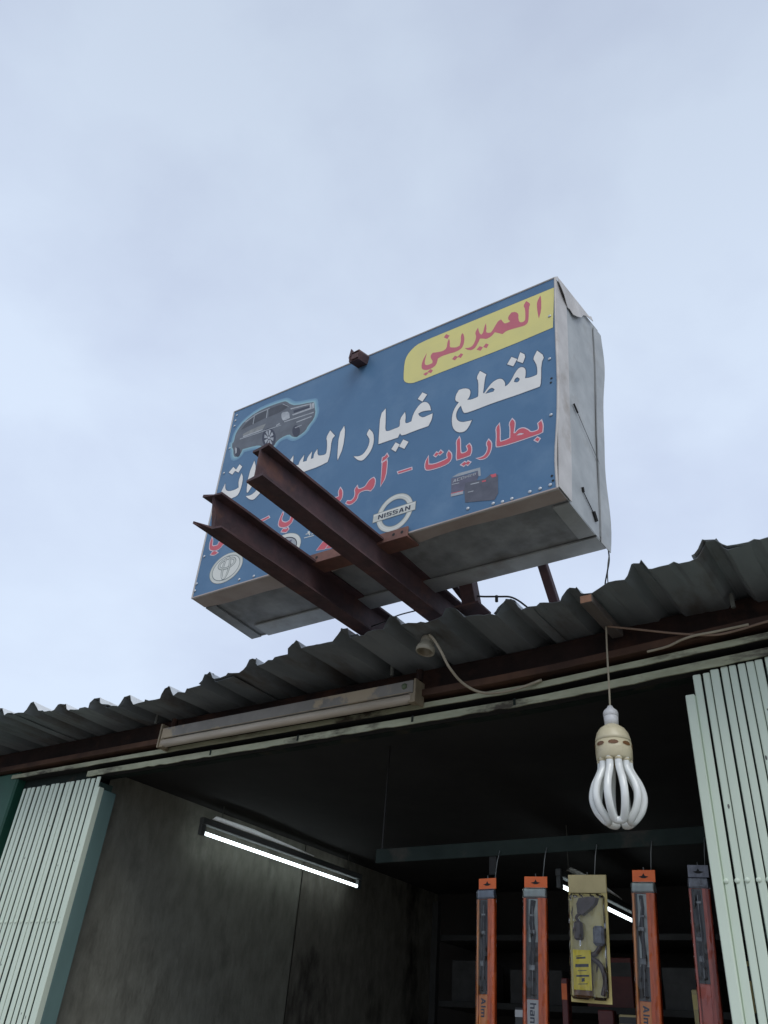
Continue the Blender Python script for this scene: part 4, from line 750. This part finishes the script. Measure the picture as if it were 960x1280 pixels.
# ------------------------------------------------------------------ display bar with hanging packets
bar = empty('display_bar', (-1.1, 2.34, 2.17), 'dark green metal bar across the shop with wire hooks for packets', 'display bar')
from_bm('angle_bar', box_bm(-0.58, 1.215, 0.0, 0.004, -0.008, 0.036, 0.001), MT['greenin'], bar)
from_bm('angle_leg', box_bm(-0.58, 1.215, 0.0042, 0.03, 0.0302, 0.036), MT['greenin'], bar)
for x in (-0.14, 0.62, -0.56):
    from_bm('hanger_strap', box_bm(x-(0.012 if x == -0.14 else 0.002), x+(0.012 if x == -0.14 else 0.002), 0.0045, 0.009, -0.06 if x == -0.14 else 0.0, 0.03 if x == -0.14 else 0.39), MT['ceiling'], bar)
PX = [(-1.2255, 2.083), (-1.070, 2.082), (-0.914, 2.080), (-0.7545, 2.086), (-0.6115, 2.092)]
for x, z in PX:
    xl, zl = x+1.1, z-2.17
    hk = from_bm('hook', tube_bm([(xl+0.014, -0.003, 0.005), (xl+0.013, -0.018, -0.03), (xl+0.012, -0.036, zl-0.012), (xl+0.010, -0.05, zl-0.02)], 0.0014, 6), MT['wire'], bar, smooth=True)
    from_bm('hook_tip', tube_bm([(xl+0.010, -0.05, zl-0.02), (xl, -0.052, zl-0.012), (xl-0.001, -0.052, zl+0.012)], 0.0014, 6), MT['wire'], hk, smooth=True)

def hpoly(name, pts, y, m_, parent):
    bm = bmesh.new(); f = bm.faces.new([bm.verts.new((x, y, z)) for x, z in pts]); f.normal_update()
    if f.normal.y > 0: f.normal_flip()
    me = bpy.data.meshes.new(name); bm.to_mesh(me); bm.free(); me.materials.append(m_); return link(bpy.data.objects.new(name, me), parent)
def vtext(parent, txt, x, ztop, h, length, m_):
    # letters that read downwards
    bm = bmesh.new()
    for rs in word(txt, 0, 0, length, h):
        tris = tessellate_polygon([[Vector((q[0], q[1], 0)) for q in r_] for r_ in rs]); flat = [q for r_ in rs for q in r_]
        vs = [bm.verts.new((x+q[1], -0.0163, ztop-q[0])) for q in flat]
        for t_ in tris:
            try: bm.faces.new([vs[i] for i in t_])
            except ValueError: pass
    return from_bm('printed_word', bm, m_, parent)
def wiper_pack(label, i, w_, yaw, tilt, head, cardm, stripm, fold, txt, txtm, length=0.62, lab=None):
    x, z = PX[i]
    t = empty('wiper_packet', (x, 2.288, z), label, 'packet', 'wiper packets on the display bar')
    t.rotation_euler = (0, R(tilt), R(yaw)); h = w_/2
    hd = from_bm('header_card', box_bm(-h*1.04, h*1.04, -0.0045, -0.0015, -0.026, 0.004, 0.0006), MT[head], t)
    hpoly('hang_slot', [(-0.014, -0.0125), (-0.004, -0.0105), (0, -0.004), (0.004, -0.0105), (0.014, -0.0125), (0.004, -0.0165), (-0.004, -0.0165)], -0.0051, MT['hole'], hd)
    from_bm('fold', box_bm(-h, h, -0.014, 0.0, -0.052, -0.0265, 0.003), MT[fold], t)
    # tray: back card, narrow left border, wide slanting right border
    from_bm('card', box_bm(-h, h, -0.004, 0.0, -length, -0.0525), MT[cardm], t)
    bm = bmesh.new(); a = [(h*0.30, -0.015), (h*0.62, -0.0165), (h*1.0, -0.009), (h*1.0, -0.0045), (h*0.30, -0.0045)]
    r0 = [bm.verts.new((px, py, -0.054)) for px, py in a]; r1 = [bm.verts.new((px, py, -length)) for px, py in a]
    for k in range(5): bm.faces.new((r0[k], r0[(k+1) % 5], r1[(k+1) % 5], r1[k]))
    bm.faces.new(r0[::-1]); bm.faces.new(r1); from_bm('side_border', bm, MT[cardm], t)
    from_bm('side_border', box_bm(-h, -h*0.80, -0.0135, -0.0045, -length, -0.054, 0.001), MT[stripm], t)
    lz = -0.335 if lab is None else lab
    if fold == 'palefold':
        from_bm('paper_slip', box_bm(-h*0.60, h*0.20, -0.0078, -0.0068, -0.135-0.03*i, -0.056), MT['palefold'], t)
    from_bm('window_card', box_bm(-h*0.795, h*0.295, -0.0065, -0.0042, lz, -0.054), MT['window'], t)
    bl = from_bm('wiper_blade', tube_bm([(-h*0.25+0.003*math.sin(i*2+k_*1.7), -0.010, -0.06+(lz+0.068)*k_/8) for k_ in range(9)], [random.uniform(0.004, 0.0085) for k_ in range(9)], 7), MT['blade'], t)
    for k in range(3):
        zz = -0.075-0.06*k-random.uniform(0, 0.035); ck = random.uniform(-0.012, -0.004); from_bm('blade_clip', box_bm(ck-0.006, ck+random.uniform(0.006, 0.012), -0.0172, -0.0125, zz-0.006-0.004*k, zz, 0.001), MT['steel'], bl)
    from_bm('blade_spine', tube_bm([(-h*0.2, -0.0155, -0.07), (-h*0.12, -0.0165, -0.2), (-h*0.22, -0.0160, lz+0.01)], 0.0010, 5), MT['steel'], bl)
    from_bm('info_card', box_bm(-h*0.655, h*0.295, -0.0155, -0.0045, -length+0.01, lz-0.002, 0.0008), MT['whitecard' if txt == 'han' else ('pinkcard' if cardm == 'pinkcard' else 'orange2')], t)
    if txt: vtext(t, txt, -h*0.40, lz-0.010, w_*0.26, 0.045, txtm)
    from_bm('clear_sleeve', box_bm(-h-0.0015, h+0.0015, -0.0185, 0.002, -length-0.004, -0.028, 0.003), MT['film'], t)
    return t
wiper_pack('orange wiper blade packet hanging leftmost of all packets on the bar', 0, 0.057, -4, 0.0, 'orange', 'orange', 'orange2', 'clearblue', 'Alm', MT['ink'], lab=-0.293)
wiper_pack('orange wiper packet with a dark word on white, second from the left', 1, 0.066, 5, 1.4, 'orange', 'orange', 'orange', 'palefold', 'han', MT['ink'], lab=-0.300)
wiper_pack('shiny orange wiper packet hanging just right of the yellow-labelled blister pack', 3, 0.062, -6, 3.3, 'orange', 'orange', 'orange2', 'palefold', 'Alm', MT['ink'], lab=-0.300)
wiper_pack('red wiper packet with a grey header beside the right shutter', 4, 0.050, 4, 2.6, 'greycard', 'pinkcard', 'pinkcard', 'greycard', None, None, lab=-0.265)

x, z = PX[2]
t = empty('blister_pack', (x, 2.285, z), 'beige blister pack with a yellow label hanging between the wiper packets', 'packet')
t.rotation_euler = (0, R(1.6), R(3))
bk = from_bm('backing_card', box_bm(-0.054, 0.054, -0.003, 0.0, -0.302, 0.004, 0.0006), MT['beige2'], t)
hpoly('hang_slot', [(-0.006, -0.007), (0, 0.000), (0.006, -0.007), (0.003, -0.013), (-0.003, -0.013)], -0.0036, MT['hole'], bk)
from_bm('header_strip', box_bm(-0.0535, 0.0535, -0.0055, -0.0032, -0.042, 0.003), MT['beige'], t)
# fuel pump kit pieces behind the clear blister
bm = bmesh.new(); pr = [(-0.030, -0.072), (-0.022, -0.058), (0.010, -0.054), (0.032, -0.056), (0.026, -0.072), (0.006, -0.088), (-0.012, -0.100), (-0.028, -0.096)]
a = [bm.verts.new((px, -0.004, pz)) for px, pz in pr]; b = [bm.verts.new((px*0.9, -0.020, pz*0.97-0.002)) for px, pz in pr]
for k in range(8): bm.faces.new((a[k], a[(k+1) % 8], b[(k+1) % 8], b[k]))
bm.faces.new(b); from_bm('moulded_part', bm, MT['brownpart'], t)
from_bm('moulded_part', box_bm(-0.036, -0.014, -0.022, -0.004, -0.160, -0.115, 0.004), MT['brownpart'], t)
from_bm('moulded_part', box_bm(0.016, 0.046, -0.024, -0.004, -0.172, -0.125, 0.006), MT['greycard'], t)
from_bm('hose', tube_bm(smooth_path([(0.034, -0.012, -0.170), (0.020, -0.014, -0.190), (0.002, -0.013, -0.197), (0.030, -0.012, -0.215), (0.042, -0.012, -0.25), (0.034, -0.012, -0.285)], 5), 0.0065, 8), MT['brownpart'], t, smooth=True)
from_bm('hose', tube_bm(smooth_path([(-0.024, -0.012, -0.115), (-0.030, -0.014, -0.105), (-0.020, -0.013, -0.095)], 5), 0.004, 8), MT['brownpart'], t, smooth=True)
cn = from_bm('oil_can', box_bm(-0.040, 0.008, -0.024, -0.004, -0.292, -0.196, 0.005), MT['amber'], t)
lb = from_bm('can_label', box_bm(-0.038, 0.0105, -0.0262, -0.0245, -0.276, -0.184, 0.0004), MT['label'], cn)
for px0, px1, pz0, pz1 in ((-0.029, -0.004, -0.206, -0.202), (-0.030, -0.014, -0.2005, -0.199), (-0.032, 0.004, -0.225, -0.218), (-0.026, -0.002, -0.234, -0.2325), (-0.030, 0.004, -0.247, -0.243), (-0.016, -0.008, -0.258, -0.250), (-0.026, 0.0, -0.264, -0.2625)):
    hpoly('label_print', [(px0, pz0), (px1, pz0+0.002), (px1, pz1+0.002), (px0, pz1)], -0.0267, MT['ink'], lb)
from_bm('clear_blister', box_bm(-0.049, 0.050, -0.029, -0.0035, -0.296, -0.046, 0.008), MT['film'], t)

# ------------------------------------------------------------------ dark shelves and goods inside
sh = empty('shelf_unit', (-1.7, 4.6, 0), 'dark shelf unit against the back wall of the shop', 'shelf')
for k, zz in enumerate((0.5, 1.0, 1.5, 1.90, 2.22)):
    from_bm('shelf_board', box_bm(-0.98, 2.6, -0.20, 0.25, zz, zz+0.03, 0.002), MT['shelfmat'], sh)
for xx in (-0.98, 0.2, 1.4, 2.6):
    from_bm('upright', box_bm(xx-0.02, xx+0.02, -0.24, -0.205, 0, 2.42, 0.002), MT['shelfmat'], sh)
def goods(label, x, y, z, sx_, sy_, sz_, m_, lid=None):
    t_ = empty('goods_box', (x, y, z), label, 'box', 'boxes stocked inside the shop')
    from_bm('carton', box_bm(-sx_/2, sx_/2, -sy_/2, sy_/2, 0, sz_, 0.003), MT[m_], t_)
    from_bm('flap', box_bm(-sx_/2+0.002, sx_/2-0.002, -sy_/2-0.0012, -sy_/2-0.0002, sz_*0.62, sz_*0.9), MT[lid or 'greybox'], t_)
sb = empty('counter_rack', (-0.85, 2.75, 0), 'dark display rack standing behind the hanging packets', 'rack')
from_bm('rack_top', box_bm(-0.75, 0.75, -0.09, 0.35, 1.70, 1.725, 0.002), MT['shelfmat'], sb)
for xx in (-0.7, 0.7): from_bm('rack_leg', box_bm(xx-0.02, xx+0.02, 0.1, 0.14, 0, 1.70), MT['shelfmat'], sb)
goods('beige carton standing behind the red packet at the right shutter', -0.772, 2.72, 1.725, 0.036, 0.03, 0.130, 'beige', 'beige2')
goods('low beige carton behind the blister pack at the photo bottom', -0.990, 2.74, 1.725, 0.058, 0.03, 0.062, 'beige', 'greybox')
goods('dull red carton low behind the blister pack', -1.075, 2.78, 1.725, 0.050, 0.03, 0.075, 'redbox', 'redbox')
goods('small grey carton between the two left wiper packets', -1.345, 2.76, 1.725, 0.055, 0.03, 0.070, 'greybox', 'whitecard')
goods('narrow orange carton just right of the second wiper packet', -1.215, 2.80, 1.725, 0.022, 0.03, 0.16, 'redbox', 'orange')
for k, (x, zz, sx_, sz_, m_) in enumerate([(-2.5, 1.93, 0.22, 0.2, 'greybox'), (-2.1, 1.93, 0.3, 0.16, 'greybox'), (-1.7, 1.93, 0.24, 0.22, 'redbox'), (-1.3, 1.93, 0.26, 0.18, 'greybox'), (-0.95, 1.93, 0.2, 0.21, 'beige2')]):
    goods(['grey carton at the left end of the upper back shelf', 'wide grey carton second on the upper back shelf', 'dull red carton on the upper back shelf in the dark', 'grey carton right of the red one on the back shelf', 'beige carton on the back shelf near the right shutter'][k], x, 4.55, zz, sx_, 0.2, sz_, m_)
